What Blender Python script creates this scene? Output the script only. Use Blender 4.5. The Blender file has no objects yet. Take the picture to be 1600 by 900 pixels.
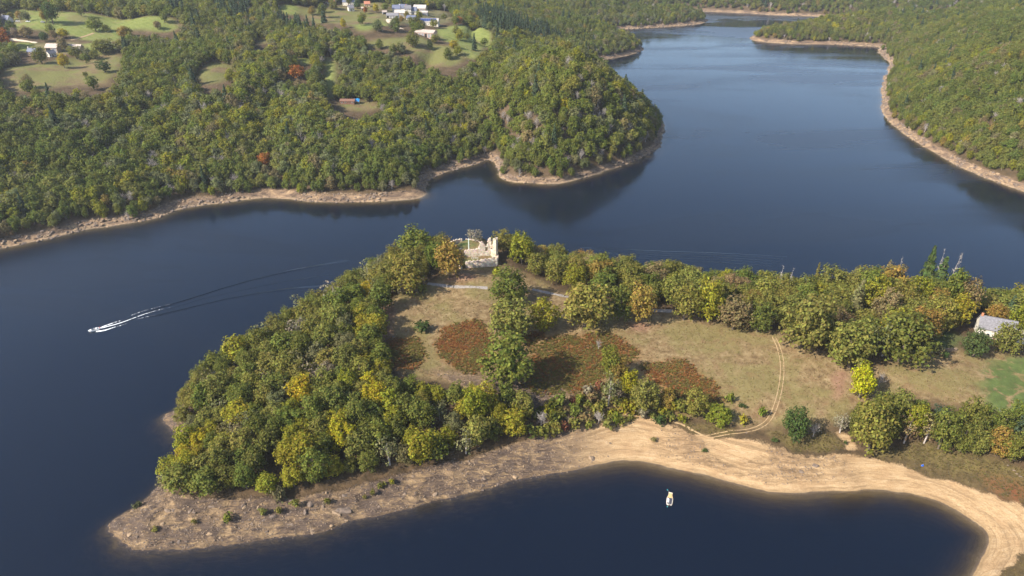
import bpy, bmesh, math, random
import numpy as np
from mathutils import Vector, Matrix
R = math.radians
random.seed(7)
rng = np.random.default_rng(11)
scene = bpy.context.scene
COL = scene.collection

# ---------------------------------------------------------------- camera, sky, sun, exposure
CAM_H, PITCH, FPX = 180.0, R(29.0), 1067.0
cam_d = bpy.data.cameras.new('camera')
cam = bpy.data.objects.new('camera', cam_d); COL.objects.link(cam)
cam.location = (0, 0, CAM_H)
cam.rotation_euler = (R(90) - PITCH, 0, 0)
cam_d.sensor_width = 36.0; cam_d.lens = 36.0 * FPX / 1600.0
cam_d.clip_start = 1.0; cam_d.clip_end = 30000.0
scene.camera = cam

SUN_EL, SUN_AZ = R(38.0), R(240.0)          # azimuth clockwise from +Y
world = bpy.data.worlds.new('World'); scene.world = world; world.use_nodes = True
wn, wl = world.node_tree.nodes, world.node_tree.links
wn.clear()
sky = wn.new('ShaderNodeTexSky'); sky.sky_type = 'NISHITA'; sky.sun_disc = False
sky.sun_elevation = SUN_EL; sky.sun_rotation = SUN_AZ
sky.altitude = 300; sky.air_density = 1.0; sky.dust_density = 1.7; sky.ozone_density = 1.5
bg = wn.new('ShaderNodeBackground'); bg.inputs['Strength'].default_value = 0.115
wo = wn.new('ShaderNodeOutputWorld')
wl.new(sky.outputs[0], bg.inputs[0]); wl.new(bg.outputs[0], wo.inputs[0])

sun_d = bpy.data.lights.new('sun', 'SUN'); sun_d.energy = 4.8; sun_d.angle = R(0.5); sun_d.color = (1.0, 0.92, 0.79)
sun = bpy.data.objects.new('sun', sun_d); COL.objects.link(sun)
SUN_DIR = Vector((math.sin(SUN_AZ) * math.cos(SUN_EL), math.cos(SUN_AZ) * math.cos(SUN_EL), math.sin(SUN_EL)))
sun.rotation_euler = SUN_DIR.to_track_quat('Z', 'Y').to_euler()
sun.location = SUN_DIR * 900

vs = scene.view_settings
vs.view_transform = 'Standard'; vs.look = 'None'; vs.exposure = 1.12; vs.gamma = 1.0; vs.use_curve_mapping = False
scene.render.engine = 'CYCLES'
cy = scene.cycles
cy.max_bounces = 6; cy.diffuse_bounces = 2; cy.glossy_bounces = 2; cy.transmission_bounces = 4
cy.transparent_max_bounces = 8; cy.volume_bounces = 1; cy.use_denoising = True
cy.caustics_reflective = False; cy.caustics_refractive = False; cy.sample_clamp_indirect = 4.0
scene.render.use_persistent_data = False

# ---------------------------------------------------------------- small tools
FWD = np.array([0, math.cos(PITCH), -math.sin(PITCH)]); UPV = np.array([0, math.sin(PITCH), math.cos(PITCH)])
def ray(u, v):
    return FWD + np.array([(u - 800) / FPX, 0, 0]) + UPV * (-(v - 450) / FPX)
def on_plane(u, v, z=0.0):
    d = ray(u, v); t = (z - CAM_H) / d[2]
    return np.array([d[0] * t, d[1] * t, z])

def hash2(ix, iy, seed):
    n = (ix.astype(np.int64) * 374761393 + iy.astype(np.int64) * 668265263 + seed * 974711) & 0x7fffffff
    n = (n ^ (n >> 13)) * 1274126177 & 0x7fffffff
    return ((n ^ (n >> 16)) & 0xffff) / 65535.0
def vnoise(x, y, seed=0):
    x = np.asarray(x, float); y = np.asarray(y, float)
    ix = np.floor(x); iy = np.floor(y); fx = x - ix; fy = y - iy
    fx = fx * fx * (3 - 2 * fx); fy = fy * fy * (3 - 2 * fy)
    a = hash2(ix, iy, seed); b = hash2(ix + 1, iy, seed); c = hash2(ix, iy + 1, seed); d = hash2(ix + 1, iy + 1, seed)
    return (a * (1 - fx) + b * fx) * (1 - fy) + (c * (1 - fx) + d * fx) * fy
def fbm(x, y, scale, octaves=4, seed=0, gain=0.5):
    s = np.zeros_like(np.asarray(x, float)); amp = 1.0; tot = 0.0; f = 1.0 / scale
    for o in range(octaves):
        s = s + amp * (vnoise(np.asarray(x) * f + 17.3 * o, np.asarray(y) * f - 9.1 * o, seed + o * 31) - 0.5)
        tot += amp; amp *= gain; f *= 2.03
    return s / tot * 2.0            # about -1..1
def sstep(a, b, x):
    t = np.clip((np.asarray(x, float) - a) / (b - a), 0, 1); return t * t * (3 - 2 * t)

def smooth_poly(pts, n=2):
    p = np.asarray(pts, float)
    for _ in range(n):
        q = np.roll(p, -1, axis=0)
        p = np.stack([p * 0.75 + q * 0.25, p * 0.25 + q * 0.75], 1).reshape(-1, p.shape[1])
    return p
def in_poly(poly, x, y):
    x = np.asarray(x, float); y = np.asarray(y, float)
    inside = np.zeros(x.shape, bool); P = np.asarray(poly); Q = np.roll(P, -1, axis=0)
    for (x0, y0), (x1, y1) in zip(P[:, :2], Q[:, :2]):
        if y0 == y1: continue
        c = ((y0 > y) != (y1 > y)) & (x < (x1 - x0) * (y - y0) / (y1 - y0) + x0)
        inside ^= c
    return inside
def seg_dist(poly, x, y, closed=True):
    P = np.asarray(poly)[:, :2]; Q = np.roll(P, -1, axis=0)
    if not closed: P, Q = P[:-1], Q[:-1]
    best = np.full(np.shape(x), 1e12)
    for (x0, y0), (x1, y1) in zip(P, Q):
        dx, dy = x1 - x0, y1 - y0; L = dx * dx + dy * dy + 1e-9
        t = np.clip(((x - x0) * dx + (y - y0) * dy) / L, 0, 1)
        d = (x - x0 - t * dx) ** 2 + (y - y0 - t * dy) ** 2
        best = np.minimum(best, d)
    return np.sqrt(best)
def sdist(poly, x, y):
    d = seg_dist(poly, x, y); return np.where(in_poly(poly, x, y), d, -d)

def mesh_np(name, verts, faces, mats=(), midx=None, smooth=False):
    """faces: array (n,4) or (n,3), or list of such arrays"""
    me = bpy.data.meshes.new(name)
    if isinstance(faces, np.ndarray): faces = [faces]
    faces = [np.asarray(f, np.int32) for f in faces if len(f)]
    verts = np.asarray(verts, np.float32)
    nl = sum(f.size for f in faces); nf = sum(len(f) for f in faces)
    me.vertices.add(len(verts)); me.vertices.foreach_set('co', verts.ravel())
    me.loops.add(nl); me.loops.foreach_set('vertex_index', np.concatenate([f.ravel() for f in faces]))
    me.polygons.add(nf)
    starts = []; s = 0
    for f in faces:
        k = f.shape[1]; starts.append(s + np.arange(len(f)) * k); s += f.size
    me.polygons.foreach_set('loop_start', np.concatenate(starts).astype(np.int32))
    if midx is not None: me.polygons.foreach_set('material_index', np.asarray(midx, np.int32))
    me.polygons.foreach_set('use_smooth', np.full(nf, smooth))
    for m in mats: me.materials.append(m)
    me.update(); me.validate()
    return me
def link(name, data, parent=None, loc=None, rz=None):
    o = bpy.data.objects.new(name, data); COL.objects.link(o)
    if parent is not None: o.parent = parent
    if loc is not None: o.location = [float(c) for c in loc]
    if rz is not None: o.rotation_euler = (0, 0, rz)
    return o
def tag(o, label=None, cat=None, group=None, kind=None):
    if label: o['label'] = label
    if cat: o['category'] = cat
    if group: o['group'] = group
    if kind: o['kind'] = kind
    return o

class MB:
    """collects pieces in one mesh"""
    def __init__(s): s.v = []; s.q = []; s.t = []; s.n = 0
    def add(s, v, q=None, t=None):
        v = np.asarray(v, float)
        if q is not None and len(q): s.q.append(np.asarray(q, int) + s.n)
        if t is not None and len(t): s.t.append(np.asarray(t, int) + s.n)
        s.v.append(v); s.n += len(v); return s
    def box(s, x0, x1, y0, y1, z0, z1):
        v = [(x, y, z) for z in (z0, z1) for y in (y0, y1) for x in (x0, x1)]
        return s.add(v, [(0, 2, 3, 1), (4, 5, 7, 6), (0, 1, 5, 4), (2, 6, 7, 3), (0, 4, 6, 2), (1, 3, 7, 5)])
    def tube(s, pts, rad, sides=6, cap=True):
        pts = np.asarray(pts, float); n = len(pts); V = []
        for i in range(n):
            d = pts[min(i + 1, n - 1)] - pts[max(i - 1, 0)]; d = d / (np.linalg.norm(d) + 1e-9)
            a = np.cross(d, (0, 0, 1.0)) if abs(d[2]) < 0.9 else np.cross(d, (1.0, 0, 0))
            a /= np.linalg.norm(a); b = np.cross(d, a)
            for k in range(sides):
                th = 2 * math.pi * k / sides
                V.append(pts[i] + rad[i] * (math.cos(th) * a + math.sin(th) * b))
        q = [(i * sides + k, i * sides + (k + 1) % sides, (i + 1) * sides + (k + 1) % sides, (i + 1) * sides + k) for i in range(n - 1) for k in range(sides)]
        t = []
        if cap:
            c = len(V); V.append(pts[-1]); t = [((n - 1) * sides + k, (n - 1) * sides + (k + 1) % sides, c) for k in range(sides)]
        return s.add(V, q, t)
    def mesh(s, name, mats, smooth=False):
        f = []
        if s.q: f.append(np.concatenate(s.q))
        if s.t: f.append(np.concatenate(s.t))
        return mesh_np(name, np.concatenate(s.v), f, mats, smooth=smooth)
    def build(s, name, mat, parent=None, loc=None, rz=None, smooth=False):
        return link(name, s.mesh(name, [mat], smooth), parent, loc, rz)

# ---------------------------------------------------------------- materials
def new_mat(name):
    m = bpy.data.materials.new(name); m.use_nodes = True
    nt = m.node_tree; nt.nodes.clear()
    out = nt.nodes.new('ShaderNodeOutputMaterial')
    return m, nt, out
class NT:
    """tiny node helper"""
    def __init__(s, nt): s.nt = nt
    def n(s, typ, **kw):
        o = s.nt.nodes.new(typ)
        for k, v in kw.items():
            if k.startswith('i_'):
                o.inputs[k[2:].replace('_', ' ')].default_value = v
            else: setattr(o, k, v)
        return o
    def l(s, a, b): s.nt.links.new(a, b)
    def val(s, sock, x):
        if hasattr(x, 'is_output'): s.l(x, sock)
        else: sock.default_value = x
    def math(s, op, a, b=0.0, clamp=False):
        o = s.n('ShaderNodeMath', operation=op, use_clamp=clamp); s.val(o.inputs[0], a); s.val(o.inputs[1], b); return o.outputs[0]
    def mix(s, f, a, b, blend='MIX'):
        o = s.n('ShaderNodeMix', data_type='RGBA', blend_type=blend, clamp_factor=True)
        s.val(o.inputs[0], f)
        for sock, x in ((o.inputs[6], a), (o.inputs[7], b)):
            if hasattr(x, 'is_output'): s.l(x, sock)
            else: sock.default_value = (*x, 1) if len(x) == 3 else x
        return o.outputs[2]
    def noise(s, scale, detail=4, rough=0.55, vec=None, dist=0.0, dims='3D'):
        o = s.n('ShaderNodeTexNoise', noise_dimensions=dims); o.inputs['Scale'].default_value = scale
        o.inputs['Detail'].default_value = detail; o.inputs['Roughness'].default_value = rough; o.inputs['Distortion'].default_value = dist
        if vec is not None: s.l(vec, o.inputs['Vector'])
        return o.outputs[0]
    def ramp(s, f, stops):
        o = s.n('ShaderNodeValToRGB'); s.l(f, o.inputs[0]); e = o.color_ramp.elements
        while len(e) < len(stops): e.new(0.5)
        for el, (p, c) in zip(e, stops):
            el.position = p; el.color = (*c, 1) if not np.isscalar(c) else (c, c, c, 1)
        return o.outputs[0]
    def remap(s, x, a, b, lo=0.0, hi=1.0):
        o = s.n('ShaderNodeMapRange', interpolation_type='SMOOTHSTEP'); s.val(o.inputs[0], x)
        for i, v in zip((1, 2, 3, 4), (a, b, lo, hi)): o.inputs[i].default_value = v
        return o.outputs[0]
    def attr(s, name, typ='GEOMETRY'):
        o = s.n('ShaderNodeAttribute', attribute_name=name, attribute_type=typ); return o

def solid(name, c, rough=0.7, var=0.25, scale=2.0, metal=0.0, bump=0.0, spec=0.3, obj=True):
    """a plain surface with uneven tone"""
    m, nt, out = new_mat(name); N = NT(nt)
    co = N.n('ShaderNodeTexCoord').outputs['Object']
    nz = N.noise(scale, 5, 0.6, co)
    lo = tuple(x * (1 - var) for x in c); hi = tuple(min(1, x * (1 + var)) for x in c)
    colr = N.mix(N.remap(nz, 0.25, 0.75), lo, hi)
    p = N.n('ShaderNodeBsdfPrincipled'); N.l(colr, p.inputs['Base Color'])
    p.inputs['Roughness'].default_value = rough; p.inputs['Metallic'].default_value = metal
    p.inputs['Specular IOR Level'].default_value = spec
    if bump:
        b = N.n('ShaderNodeBump'); b.inputs['Strength'].default_value = bump; b.inputs['Distance'].default_value = 0.05
        N.l(N.noise(scale * 6, 4, 0.6, co), b.inputs['Height']); N.l(b.outputs[0], p.inputs['Normal'])
    N.l(p.outputs[0], out.inputs[0])
    return m
# ---------------------------------------------------------------- the shores, traced at water level
def W(px): return np.array([on_plane(u, v)[:2] for u, v in px])
A_px = [(1500,925),(1516,900),(1535,870),(1546,845),(1542,830),(1525,815),(1500,800),(1475,787),(1445,777),(1412,769),(1375,765),(1325,767),
 (1275,769),(1200,769),(1175,762),(1150,756),(1112,746),(1075,736),(1037,727),(1000,720),(967,718),(937,725),(900,734),(850,742),(800,751),
 (750,766),(682,782),(625,797),(587,805),(550,811),(520,825),(487,831),(442,839),(400,844),(337,851),(287,855),(225,861),(202,860),(184,846),
 (183,836),(168,825),(180,812),(207,797),(230,780),(248,764),(270,735),(290,702),(286,686),(268,668),(254,654),(262,646),(288,636),(306,612),
 (335,585),(375,558),(415,532),(455,505),(495,478),(535,455),(580,432),(625,415),(680,402),(740,397),(800,400),(850,410),(920,425),(1000,437),
 (1100,450),(1200,460),(1300,466),(1400,468),(1480,478),(1560,490),(1640,495),(1800,500)]
A_poly = np.vstack([W(A_px), [(470, 300), (620, 300), (620, 60), (150, 60), (125, 110)]])
A_poly = smooth_poly(A_poly, 2)
B_px = [(-60,408),(0,388),(70,373),(140,358),(200,350),(250,340),(290,322),(340,318),(400,309),(440,308),(490,316),(560,315),(620,313),(664,309),
 (668,300),(662,292),(675,278),(700,268),(735,258),(762,247),(775,250),(783,262),(781,279),(820,286),(860,287),(900,281),(940,270),(985,252),
 (1020,237),(1033,228),(1034,212),(1041,199),(1030,185),(1000,160),(960,125),(925,100),(938,93),(975,88),(1010,77),(990,70),(940,60),(920,51),(945,48),
 (985,45),(1040,42),(1095,38),(1112,30)]
B_poly = np.vstack([[(-1500, 300), (-420, 345)], W(B_px), [(330, 1372), (200, 1400), (-300, 1440), (-1500, 1500)]])
B_poly = smooth_poly(B_poly, 2)
C_px = [(1680,322),(1600,300),(1550,282),(1500,262),(1460,240),(1420,216),(1400,196),(1378,180),(1376,162),(1382,150),(1376,147),(1384,127),(1381,122),(1390,116),
 (1386,112),(1391,100),(1378,88),(1370,79),(1377,73),(1350,72),(1300,69),(1240,69),(1195,66),(1166,61),(1190,50)]
C_poly = np.vstack([[(1300, 330), (520, 395)], W(C_px), [(420, 1165), (470, 1230), (600, 1262), (760, 1275), (1500, 1300)]])
C_poly = smooth_poly(C_poly, 2)
D_poly = smooth_poly(np.vstack([[(-3500, 1560), (-600, 1520), (100, 1500)], W([(1060,16),(1110,18),(1160,20),(1222,24)]), [(640, 1395), (760, 1375), (1200, 1400), (4000, 1400), (6000, 9000), (-6000, 9000)]]), 1)

def idw(ctrl, x, y, power=2.4):
    num = 0; den = 0
    for cx, cy_, *vals in ctrl:
        w = 1.0 / (((x - cx) ** 2 + (y - cy_) ** 2 + 60.0) ** (power / 2))
        num = num + np.array(vals).reshape(-1, *([1] * np.ndim(x))) * w; den = den + w
    return num / den

class Terrain:
    def __init__(s, x0, x1, y0, y1, step, fn):
        s.x0, s.y0, s.st = x0, y0, step
        s.nx, s.ny = int((x1 - x0) / step) + 1, int((y1 - y0) / step) + 1
        s.X, s.Y = np.meshgrid(x0 + np.arange(s.nx) * step, y0 + np.arange(s.ny) * step)
        s.D, s.Z = fn(s.X, s.Y)
    def look(s, arr, x, y, out=-99.0):
        fx = (np.asarray(x, float) - s.x0) / s.st; fy = (np.asarray(y, float) - s.y0) / s.st
        ok = (fx >= 0) & (fy >= 0) & (fx < s.nx - 1.001) & (fy < s.ny - 1.001)
        ix = np.clip(np.floor(fx).astype(int), 0, s.nx - 2); iy = np.clip(np.floor(fy).astype(int), 0, s.ny - 2)
        tx = fx - ix; ty = fy - iy
        z = (arr[iy, ix] * (1 - tx) + arr[iy, ix + 1] * tx) * (1 - ty) + (arr[iy + 1, ix] * (1 - tx) + arr[iy + 1, ix + 1] * tx) * ty
        return np.where(ok, z, out)
    def h(s, x, y): return s.look(s.Z, x, y)
    def mesh(s, name, mat, attrs, floor=-13.0):
        idx = np.arange(s.nx * s.ny).reshape(s.ny, s.nx)
        q = np.stack([idx[:-1, :-1], idx[:-1, 1:], idx[1:, 1:], idx[1:, :-1]], -1)
        keep = np.maximum.reduce([s.Z[:-1, :-1], s.Z[:-1, 1:], s.Z[1:, 1:], s.Z[1:, :-1]]) > floor
        q = q[keep]
        used = np.zeros(s.nx * s.ny, bool); used[q.ravel()] = True
        remap = np.cumsum(used) - 1
        v = np.stack([s.X, s.Y, s.Z], -1).reshape(-1, 3)[used]
        me = mesh_np(name, v, remap[q], [mat], smooth=True)
        for k, a in attrs.items():
            at = me.attributes.new(k, 'FLOAT', 'POINT'); at.data.foreach_set('value', np.asarray(a, np.float32).ravel()[used])
        o = link(name, me); tag(o, kind='structure'); return o

def shore_profile(d, cap, s, under=0.28):
    up = cap * np.tanh(s * np.maximum(d, 0) / cap)
    return np.where(d > 0, up, np.maximum(under * d, -16.0))

# --- the near peninsula
def cp(u, v, z, *vals):
    p = on_plane(u, v, z); return (p[0], p[1], *vals)
A_ctrl = [cp(220,830,1,7,.35), cp(330,830,3,9,.34), cp(450,810,4,10,.33), cp(320,740,6,11,.4), cp(285,665,4,9,.5), cp(420,690,9,15,.45), cp(420,580,9,14,.6), cp(520,640,12,15,.4),
 cp(550,480,12,16,.6), cp(620,560,14,15,.35), cp(640,440,18,20,.6), cp(745,410,21,25,.7), cp(730,392,22,24,.8), cp(690,480,15,15.5,.4), cp(700,560,14,14,.35), cp(620,780,4,10,.3), cp(720,700,9,11,.32),
 cp(800,480,15,15,.4), cp(850,440,14,15,.6), cp(880,560,13,13,.3), cp(950,470,14,14,.55), cp(860,720,3,9,.27), cp(980,660,5,9,.22), cp(1080,570,12,12.5,.3), cp(1100,690,3.5,9,.2),
 cp(1100,470,14,15,.55), cp(1250,520,14,15,.55), cp(1200,690,4,10,.22), cp(1200,600,11,12,.3), cp(1300,700,4,11,.24), cp(1400,560,14,15,.5), cp(1400,480,13,17,.6), cp(1470,430,16,20,.7), cp(1550,510,15,16,.5),
 cp(1420,650,9,11,.3), cp(1450,730,4,9,.2), cp(1580,600,12,13,.4), cp(1590,760,4,10,.2), cp(1590,850,3,10,.18)]
CASTLE = on_plane(752, 416.5, 17.0); CZ = (17.0, 20.6, 22.6)     # forecourt, terrace and mound levels
def castle_mound(x, y, z):
    c, s_ = math.cos(R(8)), math.sin(R(8)); dx, dy = x - CASTLE[0], y - CASTLE[1]; a, b = c * dx + s_ * dy, -s_ * dx + c * dy
    lvl = CZ[0] + (CZ[1] - CZ[0]) * sstep(-.3, .7, b) * (1 - sstep(8.4, 10.5, a)) * sstep(-12, -8.4, a) + (CZ[1] - CZ[0]) * sstep(3, 9, b) * (1 - sstep(-12, -8.4, a) * (1 - sstep(8.4, 10.5, a))) * .8
    lvl = lvl + (CZ[2] - CZ[1]) * sstep(6.2, 8.0, b) * (1 - sstep(2, 7, a))
    w = 1 - sstep(13, 24, np.hypot(dx, (dy - 9) * .9)); return z * (1 - w) + lvl * w
def A_fn(x, y):
    dj = fbm(x, y, 9.0, 3, 5) * 0.9 + fbm(x, y, 2.6, 2, 9) * 0.35
    d = sdist(A_poly, x, y) + dj * sstep(-20, 2, -np.abs(sdist_cache(x, y)))
    cap, s = idw(A_ctrl, x, y)
    z = shore_profile(d, cap, s, 0.42)
    # broken rock on the draw-down band of the point, smooth sand in the bay
    rocky = rock_mask(x, y, z)
    r = fbm(x + 0.35 * y, y - 0.35 * x, 5.0, 4, 21, 0.6)
    ridg = 1 - np.abs(fbm(x * 0.55 + y * 0.9, (y - x * 0.6) * 2.1, 7.0, 4, 33, 0.55)) * 2.2
    z = z + rocky * (0.55 * r + 0.75 * np.maximum(ridg, 0) ** 3) * sstep(-1.0, 0.6, z)
    z = z + 0.35 * fbm(x, y, 22.0, 3, 41) * sstep(3, 7, z) + 0.12 * fbm(x, y, 3.0, 2, 47) * sstep(2, 5, z)
    z = castle_mound(x, y, z)
    # terraces left in the sand by the falling lake
    sand = (1 - rocky) * sstep(0.1, 0.5, z) * (1 - sstep(3.2, 5.0, z))
    z = z + sand * 0.10 * np.sin(z * 9.0 + fbm(x, y, 14, 2, 3) * 1.5)
    return d, z
_sd = {}
def sdist_cache(x, y):
    k = x.shape
    if k not in _sd: _sd[k] = sdist(A_poly, x, y)
    return _sd[k]
def rock_mask(x, y, z):
    # rocky along the point and the outer shores, sandy in the bay
    west = 1 - sstep(-35, 25, x)
    patch = sstep(-0.28, 0.22, fbm(x * .7 + y * .5, y * 1.3, 13, 4, 71, .6) + 0.1) * sstep(48, 72, x + 6 * fbm(x, y, 9, 2, 75)) * (1 - sstep(100, 132, x + 8 * fbm(x, y, 9, 2, 77))) * sstep(0.3, 1.6, z)
    north = sstep(255, 275, y)
    return np.clip(np.maximum(np.maximum(west, 0.85 * patch), north), 0, 1) * (1 - sstep(5.2, 7.0, z))
TA = Terrain(-175, 470, 118, 425, 0.9, A_fn)

# --- the wooded hills across the lake
B_ctrl = [cp(100,370,2,45,.42), cp(250,345,2,45,.42), cp(450,310,2,45,.42), cp(650,300,3,34,.5), cp(300,230,25,48,.4), cp(150,200,35,52,.4), cp(450,200,35,50,.42), cp(560,230,25,45,.45),
 cp(690,250,8,26,.4), cp(700,190,22,32,.35), cp(770,230,6,18,.35), cp(740,150,34,38,.35), cp(860,250,20,92,.9), cp(860,100,78,96,.95), cp(800,110,66,76,.7), cp(920,140,60,92,.95), cp(980,200,30,80,.95),
 cp(100,110,52,58,.4), cp(20,120,50,58,.4), cp(250,110,50,56,.4), cp(400,120,48,54,.4), cp(520,150,42,48,.4), cp(150,60,66,68,.4), cp(400,60,64,66,.4), cp(60,30,76,78,.4), cp(250,30,76,80,.4), cp(560,30,78,80,.4),
 cp(650,90,58,60,.4), cp(660,50,66,68,.4), cp(650,20,74,76,.4), cp(740,70,62,64,.4), cp(760,45,62,66,.4), cp(830,50,40,50,.5), cp(880,70,25,44,.55), cp(970,70,15,28,.5), cp(900,30,40,62,.55), cp(1000,15,45,66,.55), cp(1060,20,30,60,.55),
 (-600,900,98,.4), (-300,920,100,.4), (0,900,96,.4), (-700,700,84,.4), (-700,500,62,.4), (0,1150,110,.5), (200,1350,60,.5), (-300,1200,140,.5), (-900,1200,150,.5)]
def B_fn(x, y):
    d = sdist(B_poly, x, y) + fbm(x, y, 45, 3, 101) * 3.5 + fbm(x, y, 11, 2, 107) * 1.6
    cap, s = idw(B_ctrl, x, y)
    z = shore_profile(d, cap, s)
    z = z + (fbm(x, y, 95, 3, 113) * 9 - np.maximum(0, 1 - np.abs(fbm(x * 1.3, y * .55, 80, 2, 119)) * 4) * 7 * (1 - sstep(150, 260, d)) + fbm(x, y, 16, 2, 117) * 0.8) * sstep(4, 30, z)
    z = z + sstep(2, 30, d) * (24 * np.exp(-(np.hypot((x - 26) / 78, (y - 612) / 72)) ** 3) - 9 * np.exp(-((x + 30) / 26) ** 2 - ((y - 600) / 60) ** 2))
    return d, z
TB = Terrain(-980, 420, 330, 1420, 3.5, B_fn)
C_ctrl = [(430,480,130,.62), (520,600,140,.62), (480,760,120,.62), (560,860,120,.55), (640,980,100,.5), (680,1060,80,.45), (560,1040,40,.35), (440,1130,30,.5), (500,1150,40,.5), (590,1150,44,.4), (640,1120,38,.4), (720,1150,62,.4), (800,950,120,.45), (900,700,150,.5), (900,1200,120,.4), (700,1240,60,.4), (480,1215,30,.4)]
def C_fn(x, y):
    d = sdist(C_poly, x, y) + fbm(x, y, 45, 3, 201) * 3.5 + fbm(x, y, 11, 2, 207) * 1.6
    cap, s = idw(C_ctrl, x, y)
    z = shore_profile(d, cap, s)
    z = z + (fbm(x, y, 100, 3, 213) * 12 - np.maximum(0, 1 - np.abs(fbm(x * .6, y * 1.2, 90, 2, 219)) * 4) * 9 + fbm(x, y, 16, 2, 217) * 0.8) * sstep(4, 30, z)
    return d, z
TC = Terrain(340, 1250, 385, 1310, 3.5, C_fn)
def D_fn(x, y):
    d = sdist(D_poly, x, y) + fbm(x, y, 60, 3, 301) * 4
    cap = 90 + 130 * sstep(1600, 3200, y) + fbm(x, y, 500, 3, 307) * 45
    z = shore_profile(d, cap, 0.5)
    z = z + fbm(x, y, 160, 4, 313) * 16 * sstep(4, 40, z)
    return d, z
TD = Terrain(-2600, 3600, 1330, 4600, 13.0, D_fn)
TERR = [TA, TB, TC, TD]
def ground(x, y):
    return np.maximum.reduce([t.h(x, y) for t in TERR])
_T = np.concatenate([np.arange(150, 700, 0.6), np.arange(700, 1800, 2.0), np.arange(1800, 4200, 8.0)])
def hit(u, v):
    """where the sight line meets the ground (or the lake)"""
    d = ray(u, v); x, y, z = d[0] * _T, d[1] * _T, CAM_H + d[2] * _T
    g = np.maximum(ground(x, y), 0.0)
    k = int(np.argmax(z <= g))
    if not (z <= g).any(): k = len(_T) - 1
    a = 0.5
    if k > 0:
        e0, e1 = z[k - 1] - g[k - 1], z[k] - g[k]; a = e0 / (e0 - e1 + 1e-9)
        return np.array([x[k - 1] + a * (x[k] - x[k - 1]), y[k - 1] + a * (y[k] - y[k - 1]), g[k]])
    return np.array([x[k], y[k], g[k]])
def metres_per_px(p):
    return float(np.dot(np.array([p[0], p[1], p[2] - CAM_H]), FWD)) / FPX
def HP(px): return np.array([hit(u, v)[:2] for u, v in px])
# ---------------------------------------------------------------- ground cover masks (world space)
def zone(px, soft=3.0, x=None, y=None):
    poly = smooth_poly(HP(px), 2)
    return sstep(-soft, soft, sdist(poly, x, y))
def zone_fn(px):
    poly = smooth_poly(HP(px), 2)
    return lambda x, y: in_poly(poly, x, y)

# peninsula covers
MEADOW = [(595,470),(665,444),(700,428),(735,418),(790,412),(830,432),(885,462),(960,480),(1040,486),(1130,508),(1215,520),(1290,556),(1350,575),(1420,562),(1480,545),(1600,545),(1640,640),(1560,640),(1450,625),(1380,620),(1330,640),(1290,668),(1230,672),(1180,668),(1100,650),(1000,640),(850,650),(815,640),(760,605),(640,590),(596,560)]
BRACKEN = [[(828,545),(870,528),(920,524),(960,524),(990,540),(1003,553),(985,570),(960,575),(935,600),(930,610),(880,612),(830,612),(815,590)],
           [(1000,572),(1025,563),(1060,566),(1095,580),(1120,600),(1130,622),(1105,635),(1060,640),(1040,610),(1015,590)],
           [(680,520),(712,503),(758,502),(765,530),(765,570),(740,590),(690,565)],
           [(600,535),(640,525),(665,545),(655,570),(605,575)], [(815,520),(850,520),(835,540),(818,540)]]
REDBARE = [[(808,590),(832,595),(830,640),(815,640)], [(985,505),(1015,503),(1018,516),(990,516)], [(590,478),(620,475),(605,540),(590,545)], [(1290,585),(1325,575),(1325,625),(1295,620)], [(710,428),(755,430),(750,440),(690,440)]]
GREENG = [[(1536,572),(1570,554),(1640,556),(1640,650),(1590,650),(1545,640),(1528,605)], [(725,408),(750,405),(745,414),(722,416)], [(708,388),(716,378),(738,376),(744,384),(722,390)], [(1475,530),(1500,522),(1510,535),(1480,545)], [(1450,545),(1470,520),(1495,515),(1490,545)]]
SHRUBG = [[(1200,672),(1245,668),(1290,675),(1325,690),(1320,706),(1260,704),(1215,694)], [(1360,700),(1420,692),(1500,700),(1560,720),(1640,740),(1640,800),(1590,790),(1540,765),(1480,745),(1440,740),(1400,725),(1365,712)], [(1060,662),(1120,660),(1145,672),(1130,680),(1085,680)], [(1560,880),(1640,850),(1640,960),(1540,960)]]
REDG = [[(1530,742),(1600,752),(1640,790),(1600,800),(1560,775)]]
x, y, z = TA.X, TA.Y, TA.Z
wob = fbm(x, y, 8, 3, 51) * 3.0
def many(lst, soft):
    a = np.zeros_like(x)
    for px in lst:
        poly = smooth_poly(HP(px), 2); a = np.maximum(a, sstep(-soft, soft, sdist(poly, x, y) + wob * 1.1))
    return a
mead = many([MEADOW, [(698,392),(712,377),(740,373),(768,384),(778,400),(776,414),(712,418)]], 3.5); brac = many(BRACKEN, 4.5); redb = many(REDBARE, 2.5); green = many(GREENG, 4.0); shrubg = many(SHRUBG, 2.0); redg = many(REDG, 4.0)
topsand = 4.3 + 0.9 * fbm(x, y, 12, 3, 61) + 0.8 * sstep(-60, -20, -np.abs(x - 60))
lowr = sstep(0.0, 1.2, topsand - z)
rockm = rock_mask(x, y, z)
WOODLINE = smooth_poly(HP([(238,762),(300,774),(400,774),(440,776),(500,768),(560,752),(640,730),(700,720),(760,704),(816,686),(840,650),(700,600),(600,560),(600,480),(690,420),(560,440),(400,540),(300,610),(288,690)]), 1)
ptop = sstep(-1, 3, -sdist(WOODLINE, x, y) + wob * .6) * (1 - sstep(10, 40, x)) * (1 - sstep(222, 240, y))
lowr = np.maximum(np.maximum(lowr, ptop), many([[(1302,676),(1328,671),(1338,686),(1346,704),(1318,708),(1314,692)]], 2.0)); rockm = np.maximum(rockm, ptop)
A_attrs = dict(meadow=mead, bracken=brac, redbare=redb, green=green, scrub=np.maximum(shrubg * (1 - 0.55*lowr), 0), redgrass=redg, shore=lowr * (1 - shrubg), rock=rockm, hz=z)

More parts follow.
